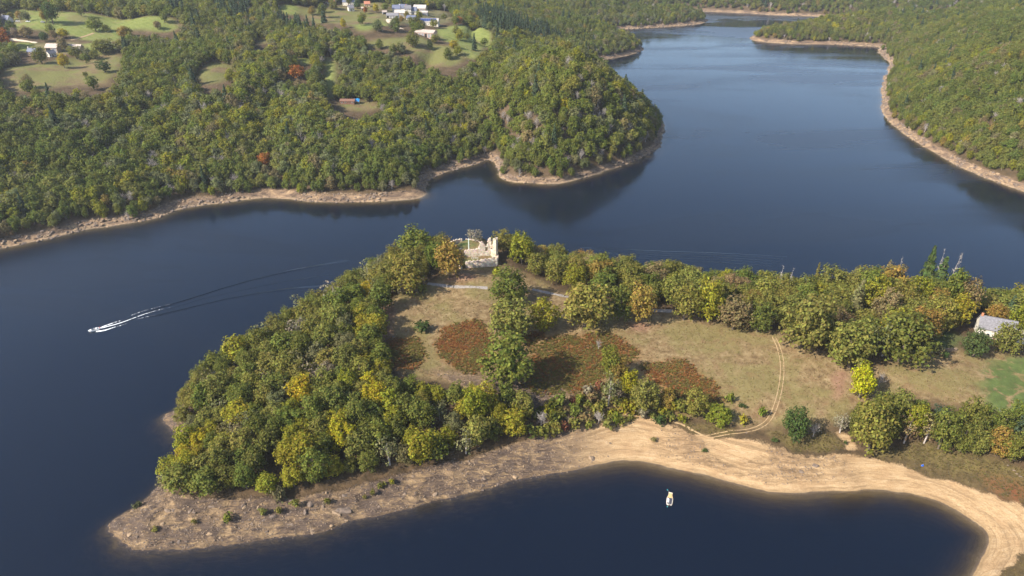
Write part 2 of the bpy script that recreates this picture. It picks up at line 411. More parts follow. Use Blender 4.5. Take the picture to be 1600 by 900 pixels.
# fields on the far plateau
FIELD = {
 'mown': [[(0,12),(60,16),(130,20),(222,27),(280,30),(282,44),(262,50),(230,48),(205,46),(192,50),(186,64),(150,66),(120,60),(60,46),(0,50)],
          [(120,70),(150,66),(190,70),(180,80),(140,90),(120,86)], [(20,66),(60,68),(60,80),(25,80)],
          [(505,90),(524,89),(527,100),(522,120),(526,148),(516,156),(507,142),(506,118)], [(465,91),(488,91),(486,101),(468,103)],
          [(680,42),(735,42),(772,50),(768,62),(752,76),(745,92),(728,90),(715,72),(700,66),(685,60)], [(430,6),(470,8),(470,26),(435,20)], [(545,36),(600,24),(612,30),(590,48),(552,50)]],
 'tan': [[(465,8),(520,12),(590,20),(600,28),(560,40),(520,38),(470,26)], [(570,66),(630,58),(660,56),(680,70),(716,74),(728,92),(712,104),(692,106),(660,90),(640,80),(575,72)],
         [(0,108),(50,98),(80,96),(105,90),(150,84),(186,82),(190,98),(178,118),(168,134),(110,136),(50,142),(0,138)], [(500,2),(620,6),(600,16),(505,14)],
         [(525,160),(560,158),(590,162),(585,172),(540,176)], [(320,100),(350,98),(370,108),(350,128),(322,132),(300,120)], [(395,60),(420,58),(415,70),(398,72)]],
 'yard': [[(592,18),(640,12),(700,14),(712,30),(690,42),(650,40),(605,40),(598,30)], [(50,66),(132,66),(128,84),(60,86)], [(0,30),(45,30),(40,36),(0,38)]],
}
FPOLY = {k: [smooth_poly(HP(px), 2) for px in l] for k, l in FIELD.items()}
xb, yb = TB.X, TB.Y
def fmask(lst, soft):
    a = np.zeros_like(xb); w = fbm(xb, yb, 30, 2, 131) * 4
    for poly in lst: a = np.maximum(a, sstep(-soft, soft, sdist(poly, xb, yb) + w))
    return a
B_attrs = dict(mown=fmask(FPOLY['mown'], 5), tan=fmask(FPOLY['tan'], 6), yard=fmask(FPOLY['yard'], 6), hz=TB.Z)
def open_land(px_, py_):
    """fields where no wood grows"""
    m = np.zeros(np.shape(px_), bool)
    for l in FPOLY.values():
        for poly in l: m |= in_poly(poly, px_, py_)
    return m

# ---------------------------------------------------------------- ground materials
def ground_A():
    m, nt, out = new_mat('peninsula_ground'); N = NT(nt)
    pos = N.n('ShaderNodeNewGeometry').outputs['Position']
    n1 = N.noise(0.35, 6, 0.65, pos); n2 = N.noise(0.06, 4, 0.6, pos); n3 = N.noise(1.6, 5, 0.7, pos); n4 = N.noise(0.16, 5, 0.6, pos, 0.6)
    A = lambda k: N.attr(k).outputs['Fac']
    # dry meadow: straw, brown thatch, pale wisps, tired green
    mead = N.ramp(n1, [(0.30, (0.085, 0.054, 0.028)), (0.44, (0.150, 0.102, 0.050)), (0.56, (0.20, 0.142, 0.072)), (0.72, (0.27, 0.205, 0.112))])
    mead = N.mix(N.remap(n2, 0.44, 0.60, 0, 0.65), mead, (0.145, 0.125, 0.045))
    mead = N.mix(N.remap(n4, 0.52, 0.68, 0, 0.6), mead, (0.160, 0.098, 0.050))
    mead = N.mix(N.remap(n3, 0.58, 0.72, 0, 0.5), mead, (0.30, 0.235, 0.14))
    floor = N.ramp(n1, [(0.3, (0.035, 0.026, 0.014)), (0.6, (0.085, 0.055, 0.03)), (0.8, (0.12, 0.085, 0.04))])
    c = N.mix(A('meadow'), floor, mead)
    brk = N.ramp(n1, [(0.3, (0.10, 0.055, 0.022)), (0.5, (0.18, 0.085, 0.030)), (0.62, (0.20, 0.105, 0.034)), (0.8, (0.15, 0.12, 0.036))])
    c = N.mix(A('bracken'), c, brk)
    c = N.mix(N.math('MULTIPLY', A('redbare'), 0.8), c, N.mix(n1, (0.15, 0.075, 0.05), (0.27, 0.16, 0.105)))
    grn = N.ramp(n1, [(0.3, (0.055, 0.072, 0.022)), (0.6, (0.078, 0.108, 0.030)), (0.8, (0.125, 0.13, 0.045))])
    c = N.mix(N.math('MULTIPLY', A('green'), N.remap(n4, 0.36, 0.5)), c, grn)
    scr = N.ramp(n1, [(0.28, (0.050, 0.040, 0.016)), (0.5, (0.10, 0.075, 0.030)), (0.65, (0.125, 0.10, 0.034)), (0.8, (0.16, 0.12, 0.055))])
    c = N.mix(A('scrub'), c, scr)
    c = N.mix(N.math('MULTIPLY', A('redgrass'), N.remap(n1, 0.35, 0.6)), c, (0.135, 0.055, 0.025))
    # the bare band of the fallen lake: sand, gravel, shelves of schist
    st = N.n('ShaderNodeMapping'); st.inputs['Scale'].default_value = (0.28, 1.0, 3.2); st.inputs['Rotation'].default_value = (0, 0, R(-24)); N.l(pos, st.inputs['Vector'])
    strat = N.noise(0.55, 6, 0.7, st.outputs[0], 0.8)
    sand = N.ramp(strat, [(0.30, (0.235, 0.150, 0.080)), (0.43, (0.345, 0.232, 0.122)), (0.56, (0.405, 0.282, 0.155)), (0.72, (0.46, 0.34, 0.21))])
    sand = N.mix(N.remap(n4, 0.45, 0.7, 0, 0.55), sand, (0.27, 0.165, 0.085))
    sand = N.mix(N.remap(N.noise(3.0, 5, 0.75, pos), 0.42, 0.62, 0, 0.45), sand, (0.225, 0.150, 0.086))
    cb = N.n('ShaderNodeCombineXYZ'); N.l(N.math('MULTIPLY', A('hz'), 3.2), cb.inputs[0]); N.l(N.math('MULTIPLY', n2, 2.0), cb.inputs[1])
    band = N.noise(1.0, 5, 0.7, cb.outputs[0])
    sand = N.mix(N.remap(band, 0.48, 0.62, 0, 0.75), sand, (0.19, 0.125, 0.068))
    sand = N.mix(N.remap(band, 0.46, 0.34, 0, 0.4), sand, (0.44, 0.325, 0.20))
    schist = N.ramp(strat, [(0.34, (0.036, 0.026, 0.022)), (0.45, (0.092, 0.065, 0.049)), (0.53, (0.140, 0.096, 0.064)), (0.60, (0.225, 0.152, 0.082)), (0.70, (0.33, 0.232, 0.13))])
    schist = N.mix(N.remap(n4, 0.46, 0.62, 0, 0.7), schist, N.mix(n3, (0.050, 0.038, 0.033), (0.125, 0.090, 0.070)))
    sx = N.n('ShaderNodeSeparateXYZ'); N.l(pos, sx.inputs[0])
    schist = N.mix(N.remap(sx.outputs[0], 20, 60), schist, N.ramp(strat, [(0.32, (0.10, 0.066, 0.040)), (0.46, (0.20, 0.128, 0.070)), (0.58, (0.30, 0.195, 0.105)), (0.72, (0.40, 0.28, 0.165))]))
    rk = N.math('MULTIPLY', A('rock'), N.remap(n4, 0.34, 0.5, 0.62, 1.0), True)
    bed = N.mix(rk, sand, schist)
    hz = N.math('ADD', A('hz'), N.math('MULTIPLY', N.math('SUBTRACT', n1, 0.5), 0.8))
    wet = N.remap(hz, 0.0, 0.40, 1, 0)
    bed = N.mix(N.math('MULTIPLY', wet, 0.35), bed, (0.16, 0.105, 0.05))
    edge = N.math('ADD', A('shore'), N.math('MULTIPLY', N.math('SUBTRACT', n3, 0.5), 1.1))
    c = N.mix(N.remap(edge, 0.3, 0.7), c, bed)
    p = N.n('ShaderNodeBsdfPrincipled'); N.l(c, p.inputs['Base Color']); p.inputs['Roughness'].default_value = 0.9; p.inputs['Specular IOR Level'].default_value = 0.15
    b = N.n('ShaderNodeBump'); b.inputs['Distance'].default_value = 0.7; b.inputs['Strength'].default_value = 0.7
    hgt = N.math('ADD', N.math('MULTIPLY', n3, 0.6), N.math('MULTIPLY', N.math('MULTIPLY', strat, N.remap(edge, 0.3, 0.7)), N.math('ADD', N.math('MULTIPLY', rk, 2.6), 0.3)))
    N.l(hgt, b.inputs['Height']); N.l(b.outputs[0], p.inputs['Normal'])
    N.l(p.outputs[0], out.inputs[0]); return m
def ground_far(name, fields=True):
    m, nt, out = new_mat(name); N = NT(nt)
    pos = N.n('ShaderNodeNewGeometry').outputs['Position']
    n1 = N.noise(0.12, 6, 0.65, pos); n2 = N.noise(0.03, 4, 0.6, pos); n3 = N.noise(0.5, 4, 0.7, pos)
    A = lambda k: N.attr(k).outputs['Fac']
    c = N.ramp(n1, [(0.3, (0.045, 0.034, 0.018)), (0.55, (0.085, 0.058, 0.034)), (0.75, (0.125, 0.082, 0.055))])
    if fields:
        mown = N.ramp(n1, [(0.3, (0.10, 0.125, 0.032)), (0.55, (0.14, 0.165, 0.042)), (0.8, (0.18, 0.17, 0.06))])
        wv = N.n('ShaderNodeTexWave', wave_type='BANDS', bands_direction='DIAGONAL'); wv.inputs['Scale'].default_value = 0.075; wv.inputs['Distortion'].default_value = 1.2; N.l(pos, wv.inputs['Vector'])
        mown = N.mix(N.math('MULTIPLY', wv.outputs['Fac'], 0.30), mown, (0.19, 0.20, 0.07))
        mown = N.mix(N.remap(n2, 0.5, 0.68, 0, 0.6), mown, (0.155, 0.125, 0.06))
        c = N.mix(A('mown'), c, mown)
        tan = N.ramp(n1, [(0.3, (0.105, 0.075, 0.042)), (0.5, (0.155, 0.115, 0.06)), (0.65, (0.145, 0.13, 0.05)), (0.8, (0.20, 0.155, 0.09))])
        tan = N.mix(N.remap(n2, 0.38, 0.54, 0, 0.8), tan, (0.115, 0.122, 0.038))
        c = N.mix(A('tan'), c, tan)
        c = N.mix(A('yard'), c, N.ramp(n1, [(0.3, (0.09, 0.10, 0.035)), (0.55, (0.14, 0.12, 0.06)), (0.8, (0.23, 0.18, 0.12))]))
    st = N.n('ShaderNodeMapping'); st.inputs['Scale'].default_value = (0.5, 0.5, 2.5); N.l(pos, st.inputs['Vector'])
    strat = N.noise(0.16, 6, 0.75, st.outputs[0], 0.6)
    bare = N.ramp(strat, [(0.36, (0.065, 0.047, 0.036)), (0.47, (0.135, 0.093, 0.066)), (0.57, (0.24, 0.163, 0.100)), (0.70, (0.36, 0.258, 0.155))])
    hz = N.math('ADD', A('hz'), N.math('MULTIPLY', N.math('SUBTRACT', n3, 0.5), 3.5))
    hz = N.math('ADD', hz, N.math('MULTIPLY', N.math('SUBTRACT', n2, 0.5), 4.0))
    bare = N.mix(N.remap(hz, 0.0, 0.9, 0.5, 0), bare, (0.34, 0.25, 0.155))
    c = N.mix(N.remap(hz, 2.8, 4.2, 1, 0), c, bare)
    p = N.n('ShaderNodeBsdfPrincipled'); N.l(c, p.inputs['Base Color']); p.inputs['Roughness'].default_value = 0.92; p.inputs['Specular IOR Level'].default_value = 0.1
    b = N.n('ShaderNodeBump'); b.inputs['Distance'].default_value = 1.5; b.inputs['Strength'].default_value = 0.5
    N.l(N.math('ADD', n3, N.math('MULTIPLY', strat, 0.8)), b.inputs['Height']); N.l(b.outputs[0], p.inputs['Normal'])
    N.l(p.outputs[0], out.inputs[0]); return m
gA = TA.mesh('peninsula_ground', ground_A(), A_attrs)
gB = TB.mesh('wooded_hills', ground_far('hill_ground'), B_attrs)
mfar = ground_far('far_ground', False)
gC = TC.mesh('wooded_hills', mfar, dict(hz=TC.Z))
gD = TD.mesh('wooded_hills', mfar, dict(hz=TD.Z))

# ---------------------------------------------------------------- the lake
def water_mat():
    m, nt, out = new_mat('lake_water'); N = NT(nt)
    pos = N.n('ShaderNodeNewGeometry').outputs['Position']
    mp = N.n('ShaderNodeMapping'); mp.inputs['Rotation'].default_value = (0, 0, R(18)); mp.inputs['Scale'].default_value = (0.22, 1.0, 1.0); N.l(pos, mp.inputs['Vector'])
    streak = N.noise(0.010, 4, 0.6, mp.outputs[0], 1.0)
    broad = N.noise(0.0035, 3, 0.5, pos, 0.6)
    rip = N.noise(0.55, 3, 0.6, pos); sw = N.noise(0.12, 2, 0.5, mp.outputs[0])
    b = N.n('ShaderNodeBump'); b.inputs['Strength'].default_value = 0.10; b.inputs['Distance'].default_value = 0.5
    N.l(N.math('ADD', N.math('MULTIPLY', rip, 0.5), N.math('MULTIPLY', sw, 0.6)), b.inputs['Height'])
    gl = N.n('ShaderNodeBsdfAnisotropic' if hasattr(bpy.types, 'ShaderNodeBsdfAnisotropic') else 'ShaderNodeBsdfGlossy')
    gl.inputs['Color'].default_value = (0.95, 0.97, 1, 1)
    N.l(N.remap(N.math('ADD', N.math('MULTIPLY', streak, 0.7), N.math('MULTIPLY', broad, 0.3)), 0.44, 0.58, 0.075, 0.30), gl.inputs['Roughness']); N.l(b.outputs[0], gl.inputs['Normal'])
    fr = N.n('ShaderNodeFresnel'); N.l(N.math('ADD', 1.33, N.math('MULTIPLY', N.n('ShaderNodeNewGeometry').outputs['Backfacing'], 1/1.33 - 1.33)), fr.inputs['IOR'])
    tr = N.n('ShaderNodeBsdfTransparent'); tr.inputs['Color'].default_value = (0.97, 0.98, 1, 1)
    df = N.n('ShaderNodeBsdfDiffuse'); df.inputs['Color'].default_value = (0.006, 0.015, 0.038, 1)
    under = N.n('ShaderNodeMixShader'); under.inputs[0].default_value = 0.34; N.l(tr.outputs[0], under.inputs[1]); N.l(df.outputs[0], under.inputs[2])
    mx = N.n('ShaderNodeMixShader'); N.l(fr.outputs[0], mx.inputs[0]); N.l(under.outputs[0], mx.inputs[1]); N.l(gl.outputs[0], mx.inputs[2])
    N.l(mx.outputs[0], out.inputs['Surface'])
    va = N.n('ShaderNodeVolumeAbsorption'); va.inputs['Color'].default_value = (0.62, 0.59, 0.20, 1); va.inputs['Density'].default_value = 0.95
    N.l(va.outputs[0], out.inputs['Volume'])
    return m
M_WATER = water_mat()
lake = MB().box(-6000, 6000, -2500, 8500, -15.0, 0.0).build('lake_water', M_WATER); tag(lake, kind='structure')
bed = MB().box(-6000, 6000, -2500, 8500, -12.6, -12.0).build('lake_bed', solid('lake_mud', (0.05, 0.045, 0.03), 0.9, 0.3, 0.05)); tag(bed, kind='structure')
# ---------------------------------------------------------------- vegetation: shared meshes
def leaf_mat(name, src):
    m, nt, out = new_mat(name); N = NT(nt)
    if src == 'object': base = N.n('ShaderNodeObjectInfo').outputs['Color']
    else: base = N.attr('tint', 'INSTANCER').outputs['Color']
    isl = N.n('ShaderNodeNewGeometry').outputs['Random Per Island']
    oi = N.n('ShaderNodeObjectInfo').outputs['Random']
    val = N.remap(isl, 0.0, 1.0, *((0.62, 1.42) if src == 'object' else (0.78, 1.24)))
    hs = N.n('ShaderNodeHueSaturation'); N.l(base, hs.inputs['Color']); N.l(val, hs.inputs['Value'])
    wn_ = N.n('ShaderNodeTexWhiteNoise', noise_dimensions='1D'); N.l(N.math('ADD', isl, oi), wn_.inputs['W'])
    N.l(N.remap(wn_.outputs['Value'], 0, 1, 0.475, 0.525), hs.inputs['Hue'])
    c = hs.outputs[0]
    p = N.n('ShaderNodeBsdfPrincipled'); N.l(c, p.inputs['Base Color']); p.inputs['Roughness'].default_value = 0.7; p.inputs['Specular IOR Level'].default_value = 0.06
    t = N.n('ShaderNodeBsdfTranslucent'); N.l(N.mix(0.5, c, (0.25, 0.25, 0.03), 'MIX') if False else c, t.inputs['Color'])
    mx = N.n('ShaderNodeMixShader'); mx.inputs[0].default_value = 0.40
    N.l(p.outputs[0], mx.inputs[1]); N.l(t.outputs[0], mx.inputs[2]); N.l(mx.outputs[0], out.inputs[0]); return m
M_LEAF = leaf_mat('foliage', 'object'); M_LEAF_I = leaf_mat('woodland_foliage', 'inst')
M_BARK = solid('bark', (0.115, 0.09, 0.07), 0.9, 0.35, 3.0, bump=0.4)
M_GREYBARK = solid('weathered_wood', (0.34, 0.30, 0.27), 0.9, 0.25, 3.0)

def quads_at(P, Nrm, size, r):
    n = len(P)
    Nrm = Nrm / (np.linalg.norm(Nrm, axis=1, keepdims=True) + 1e-9)
    rv = r.normal(size=(n, 3)); a = np.cross(Nrm, rv); a /= (np.linalg.norm(a, axis=1, keepdims=True) + 1e-9); b = np.cross(Nrm, a)
    s1 = (size * r.uniform(0.6, 1.35, n))[:, None] * 0.5; s2 = (size * r.uniform(0.5, 1.1, n))[:, None] * 0.5
    k = r.uniform(-0.3, 0.3, (n, 1))
    V = np.stack([P - a * s1 - b * s2, P + a * s1 * (1 + k) - b * s2 * 0.6, P + a * s1 + b * s2, P - a * s1 * 0.6 + b * s2 * (1 - k)], 1).reshape(-1, 3)
    Q = np.arange(4 * n).reshape(-1, 4); return V, Q
def lobe_leaves(lobes, dens, size, r, spread=0.75, up=0.25):
    Ps, Ns = [], []
    for (cx, cy_, cz, rad) in lobes:
        n = max(6, int(dens * rad * rad)); d = r.normal(size=(n, 3)); d /= np.linalg.norm(d, axis=1, keepdims=True)
        d[:, 2] = np.where((d[:, 2] < -0.2) & (r.random(n) < 0.6), -d[:, 2], d[:, 2])
        rr = rad * r.uniform(0.35, 1.28, n)
        Ps.append(np.array([cx, cy_, cz]) + d * rr[:, None]); cd = np.array([cx, cy_, cz - 4.0 if cz > 2 else .6]) * .16; Ns.append(d * .7 + cd + r.normal(size=(n, 3)) * spread * 0.75 + np.array([0, 0, up]))
    return quads_at(np.concatenate(Ps), np.concatenate(Ns), size, r)
def crown_lobes(r, Rx, Rz, cz, n, rl, fill=0.62, low=1.2):
    L = []
    ga = math.pi * (3 - math.sqrt(5)); off = r.uniform(0, 6.28)
    for i in range(n):
        t = (i + 0.5) / n; zc = 1 - 1.9 * t; rad = math.sqrt(max(0, 1 - zc * zc)); th = ga * i + off + r.uniform(-.35, .35)
        f = fill * r.uniform(0.62, 1.25)
        c = (Rx * f * rad * math.cos(th), Rx * f * rad * math.sin(th), cz + Rz * f * zc)
        rr = rl * r.uniform(0.55, 1.4)
        if c[2] - rr * 0.5 > low * 0.4: L.append((*c, rr))
    L.append((0, 0, cz, rl * 1.35)); L.append((0, 0, cz - Rz * .3, rl * 1.2))
    return L
def trunk_mb(r, H, rad, limbs, reach, lean=0.03):
    m = MB(); top = np.array([r.normal() * lean * H, r.normal() * lean * H, H])
    pts = [np.array([0, 0, -0.6]), top * 0.33 + r.normal(size=3) * .08, top * 0.66 + r.normal(size=3) * .12, top]
    m.tube(pts, [rad * 1.25, rad, rad * 0.7, rad * 0.2], 6)
    for i in range(limbs):
        t = r.uniform(0.3, 0.85); p0 = top * t; th = r.uniform(0, 6.28); L = reach * r.uniform(.6, 1) * (1.15 - t * .6)
        p2 = p0 + np.array([math.cos(th) * L, math.sin(th) * L, L * r.uniform(.45, .9)]); p1 = (p0 + p2) / 2 + np.array([0, 0, -0.1 * L])
        m.tube([p0, p1, p2], [rad * .45, rad * .3, rad * .06], 4, cap=False)
    return m
# every mesh stands for a plant 10 m tall and 8 m wide at scale 1 (conifers 5 m wide)
def proto_broad(seed, dens=19, size=0.62, nl=17, rl=1.55, Rz=4.6, cz=5.0, fill=0.62):
    r = np.random.default_rng(seed)
    L = crown_lobes(r, 4.0, Rz, cz, nl, rl, fill)
    return lobe_leaves(L, dens, size, r), trunk_mb(r, 7.5, 0.26, 5, 2.8)
def proto_conifer(seed, n=900, size=0.6):
    r = np.random.default_rng(seed); t = r.random(n) ** 0.75; zc = 0.6 + (1 - t) * 9.3          # t: 0 top .. 1 base
    zc = 9.9 - t * 9.2; th = r.uniform(0, 6.28, n)
    tier = 0.80 + 0.25 * np.sin(zc * 4.2) + 0.12 * np.sin(th * 5 + zc)
    rr = (0.12 + 2.45 * t ** 0.85) * tier * r.uniform(0.45, 1.0, n) ** 0.5
    P = np.stack([rr * np.cos(th), rr * np.sin(th), zc - 0.28 * rr], 1)
    Nn = np.stack([np.cos(th) * 0.8, np.sin(th) * 0.8, np.full(n, 0.75)], 1) + r.normal(size=(n, 3)) * 0.4
    m = MB(); m.tube([(0, 0, -.6), (0, 0, 5), (0, 0, 9.8)], [.22, .14, .03], 6)
    return quads_at(P, Nn, size * (0.6 + 0.6 * t), r), m
def proto_snag(seed, n=34, leaves=0):
    r = np.random.default_rng(seed); m = MB(); m.tube([(0, 0, -.6), (.1, 0, 4), (0, .12, 7.5), (.05, .05, 10)], [.24, .17, .09, .02], 6)
    for i in range(n):
        z = r.uniform(2.0, 9.6); th = r.uniform(0, 6.28); L = (1 - (z / 10.5)) * 3.4 * r.uniform(.5, 1.1) + .35
        e = np.array([math.cos(th) * L, math.sin(th) * L, z + L * r.uniform(-.05, .35)]); b = np.array([0.05, 0.05, z])
        m.tube([b, (b + e) / 2 + (0, 0, .08), e], [.075, .05, .018], 3, cap=False)
        for k in range(2):
            s = b + (e - b) * r.uniform(.4, .8); m.tube([s, s + r.normal(size=3) * .45 + (0, 0, .12)], [.035, .012], 3, cap=False)
    return m
def proto_bare(seed, n=46):
    """leafless broadleaf: a fan of fine grey twigs"""
    r = np.random.default_rng(seed); m = MB(); m.tube([(0, 0, -.6), (.1, 0, 2.5), (0, .1, 5)], [.24, .18, .1], 6)
    for i in range(n):
        z = r.uniform(1.5, 5.0); th = r.uniform(0, 6.28); L = r.uniform(2.0, 4.6); el = r.uniform(.5, 1.35)
        b = np.array([0, .05, z]); e = b + L * np.array([math.cos(th) * math.cos(el), math.sin(th) * math.cos(el), math.sin(el)])
        m.tube([b, (b + e) / 2 + r.normal(size=3) * .15, e], [.08, .05, .02], 3, cap=False)
        for k in range(4):
            s = b + (e - b) * r.uniform(.45, .95); m.tube([s, s + r.normal(size=3) * .6 + (0, 0, .45)], [.04, .012], 3, cap=False)
    return m
def proto_shrub(seed, dens=30, size=0.42):
    """3 m wide and 2.2 m tall at scale 1"""
    r = np.random.default_rng(seed); L = []
    for i in range(9):
        th = r.uniform(0, 6.28); f = r.uniform(.2, .95); L.append((math.cos(th) * f, math.sin(th) * f, r.uniform(.5, 1.35), r.uniform(.45, .8)))
    L.append((0, 0, .8, 1.0))
    m = MB()
    for i in range(5):
        th = r.uniform(0, 6.28); m.tube([(0, 0, -.2), (math.cos(th) * .4, math.sin(th) * .4, .7), (math.cos(th) * .8, math.sin(th) * .8, 1.4)], [.06, .04, .01], 4, cap=False)
    return lobe_leaves(L, dens, size, r), m
def two(name, P, leafm, barkm):
    (V, Q), tm = P
    c = mesh_np(name + '_crown', V, Q, [leafm]); t = tm.mesh(name + '_trunk', [barkm], True); return c, t
BROAD = [two('broadleaf', proto_broad(100 + i, dens=[34, 32, 36, 30][i % 4], nl=[34, 40, 30, 37][i % 4], rl=[1.2, 1.08, 1.3, 1.15][i % 4], cz=[5.2, 4.9, 5.3, 5.0][i % 4], size=.52, fill=.74), M_LEAF, M_BARK) for i in range(8)]
SPARSE = [two('thin_broadleaf', proto_broad(150 + i, dens=9, nl=20, rl=1.2, size=.55, fill=.72), M_LEAF, M_GREYBARK) for i in range(3)]
OAK = [two('spreading_broadleaf', proto_broad(170 + i, dens=44, size=0.44, nl=46, rl=1.05, Rz=4.7, cz=4.9, fill=0.78), M_LEAF, M_BARK) for i in range(5)]
CONIF = [two('conifer', proto_conifer(200 + i), M_LEAF, M_BARK) for i in range(3)]
SHRUB = [two('shrub', proto_shrub(220 + i), M_LEAF, M_BARK) for i in range(5)]
SNAG = [proto_snag(240 + i).mesh('dead_tree_wood', [M_GREYBARK], True) for i in range(3)]
BARE = [proto_bare(250 + i).mesh('bare_tree_wood', [M_GREYBARK], True) for i in range(3)]

PAL = {  # real leaf colours
 'green': (0.124, 0.136, 0.027), 'dark green': (0.062, 0.089, 0.026), 'olive': (0.170, 0.163, 0.036), 'yellow-green': (0.215, 0.200, 0.022), 'bright yellow': (0.34, 0.36, 0.014),
 'yellow': (0.31, 0.255, 0.020), 'ochre': (0.235, 0.165, 0.038), 'rust': (0.30, 0.12, 0.03), 'brown': (0.198, 0.154, 0.067), 'grey-green': (0.160, 0.158, 0.066), 'grey-brown': (0.20, 0.17, 0.115), 'blue-green': (0.060, 0.089, 0.048), 'fresh green': (0.15, 0.175, 0.024), 'red': (0.18, 0.075, 0.04)}
def shade(c, r=random, amt=0.14):
    k = 1 + r.uniform(-amt, amt); return tuple(max(0, x * k * (1 + r.uniform(-amt, amt) * .5)) for x in PAL[c])
N_PLANTS = {}
def plant(kind, loc, w, h, colour, label, cat='tree', group=None, rz=None, parts=True):
    """one tree or bush: an Empty at its foot with trunk and crown"""
    name, lib, W0, H0 = {'broad': ('broadleaf_tree', BROAD, 8.6, 9.8), 'oak': ('broadleaf_tree', OAK, 8.4, 9.6), 'sparse': ('broadleaf_tree', SPARSE, 8.6, 9.8), 'conifer': ('conifer_tree', CONIF, 5.0, 10),
                         'shrub': ('shrub', SHRUB, 3.0, 2.1), 'snag': ('dead_tree', SNAG, 6, 10), 'bare': ('bare_tree', BARE, 6.5, 9)}[kind]
    N_PLANTS[name] = N_PLANTS.get(name, 0) + 1
    item = random.choice(lib)
    e = link(name, None, None, loc, random.uniform(0, 6.28) if rz is None else rz)
    e.empty_display_size = 0.5
    e.scale = (w / W0 * random.uniform(.92, 1.08), w / W0 * random.uniform(.84, 1.16), h / H0); e.rotation_euler.x = random.gauss(0, .06); e.rotation_euler.y = random.gauss(0, .06)
    tag(e, label, cat, group)
    if kind in ('snag', 'bare'):
        link('trunk', item, e)
    else:
        c = link('crown', item[0], e); c.color = (*shade(colour), 1)
        link('stem' if kind == 'shrub' else 'trunk', item[1], e)
    return e
PLACED = []     # (x, y, crown radius) of the single trees
def tree(u, v, wpx, hpx, colour, label, kind='oak', cat='tree', group=None, loc=None):
    p = hit(u, v) if loc is None else loc
    k = metres_per_px(p); dep = math.atan2(CAM_H - p[2], math.hypot(p[0], p[1]))
    w = wpx * k; h = max((hpx * k - 0.22 * w * math.sin(dep)) / math.cos(dep), 0.5 * w)
    PLACED.append((p[0], p[1], w * .5))
    return plant(kind, (p[0], p[1], p[2] - 0.05), w, h, colour, label, cat, group)

# ---------------------------------------------------------------- trees and bushes one can pick out on the peninsula
for a in [
 (640,456,62,66,'olive','big round olive-green tree at the corner of the castle meadow'),
 (655,410,70,58,'green','tall leafy tree just below the castle mound, against the lake'),
 (702,434,50,62,'ochre','golden-brown tree shading the castle forecourt'),
 (796,474,62,58,'green','topmost tree of the row down the middle of the meadow'),
 (798,530,66,72,'olive','second tree from the top in the row down the meadow'),
 (795,600,76,88,'green','big lowest tree of the row down the meadow'),
 (848,514,46,52,'yellow-green','small yellowing tree right of the meadow row'),
 (912,512,78,80,'olive','broad olive oak-like tree at the top edge of the bracken'),
 (968,500,44,60,'green','green tree between the broad olive tree and a golden one'),
 (1000,504,46,66,'ochre','golden tree where the lane meets the meadow'),
 (1068,500,52,62,'olive','dark olive tree just right of the lane end'),
 (1108,502,48,66,'yellow-green','bright yellow-green tree on the upper meadow edge'),
 (1145,514,58,56,'brown','brownish low-branched tree on the upper meadow edge'),
 (1183,518,44,50,'green','green tree at the corner of the tan meadow'),
 (1248,544,84,100,'olive','huge rounded olive tree beside the top of the track'),
 (1326,574,74,82,'olive','large drooping olive tree nearest the tan meadow'),
 (1405,564,78,86,'green','large dark tree with skirts to the ground, by the garden wall'),
 (1378,556,46,70,'grey-green','grey-green tree between the two largest meadow-edge trees'),
 (1520,557,46,46,'dark green','dense dark round tree in front of the white house'),
 (1567,550,46,52,'olive','olive tree hiding half of the white house'),
 (1342,622,40,56,'bright yellow','vivid lemon-yellow tree at the bottom of the tan meadow'),
 (1356,706,66,86,'olive','large full olive-green tree above the sandy gully'),
 (1240,690,40,56,'dark green','lone dark cone-shaped tree by the end of the track'),
 (1312,676,32,38,'grey-brown','half-bare greyish tree left of the hedge wood'),
 (953,594,32,56,'fresh green','bright green tree standing in the red bracken'),
 (966,604,30,46,'ochre','orange-brown tree among the bracken beside a green one'),
 (985,622,30,46,'yellow','yellow-leaved small tree in the thicket above the beach'),
 (950,634,36,60,'grey-green','pale-topped tall tree in the thicket above the beach'),
 (1008,640,48,52,'olive','round olive tree in the thicket beneath the bracken'),
 (1040,640,24,34,'ochre','small ochre tree at the thicket corner by the round bracken patch'),
 (1085,648,42,46,'olive','olive tree growing out of the round bracken patch'),
 (1122,660,42,32,'fresh green','round green bush-like tree at the beach end of the track'),
 (1462,506,36,48,'olive','olive tree on the lake side near the white house'),
 (1490,512,44,54,'yellow-green','bright leafy tree left of the white house'),
 (1555,500,34,28,'ochre','orange-tinged tree behind the white house roof'),
 (1595,520,40,56,'yellow-green','yellowing tree at the right of the white house'),
 (1480,488,42,78,'green','green round-topped tree beside the dead conifers'),
 (1500,492,36,62,'brown','rusty-brown leaning tree on the lake bank near the house'),
 (815,412,44,50,'yellow-green','yellow-green tree on the bank just right of the castle'),
 (742,376,34,22,'grey-brown','thin leafless-looking tree behind the castle wall'),
]:
    tree(*a, kind='sparse' if a[4] in ('grey-brown', 'grey-green') else 'oak')
for a in [
 (1442,462,36,80,'dark green','tallest dark conifer on the lake bank'), (1458,468,36,72,'dark green','dark conifer next to the tallest one on the bank'), (1573,498,24,40,'blue-green','blue-green spruce behind the white house'),
 (1371,464,20,62,'brown','thin brownish conifer on the lake bank'), (1272,462,18,54,'olive','small pointed conifer rising over the belt of trees'), (1255,462,9,24,'olive','smallest pointed conifer top in the belt'), (1330,490,30,60,'grey-green','pale grey-green conifer in the belt of trees'),
 (1475,694,22,34,'blue-green','blue-green young conifer in the hedge wood'),
]:
    tree(*a, kind='conifer')
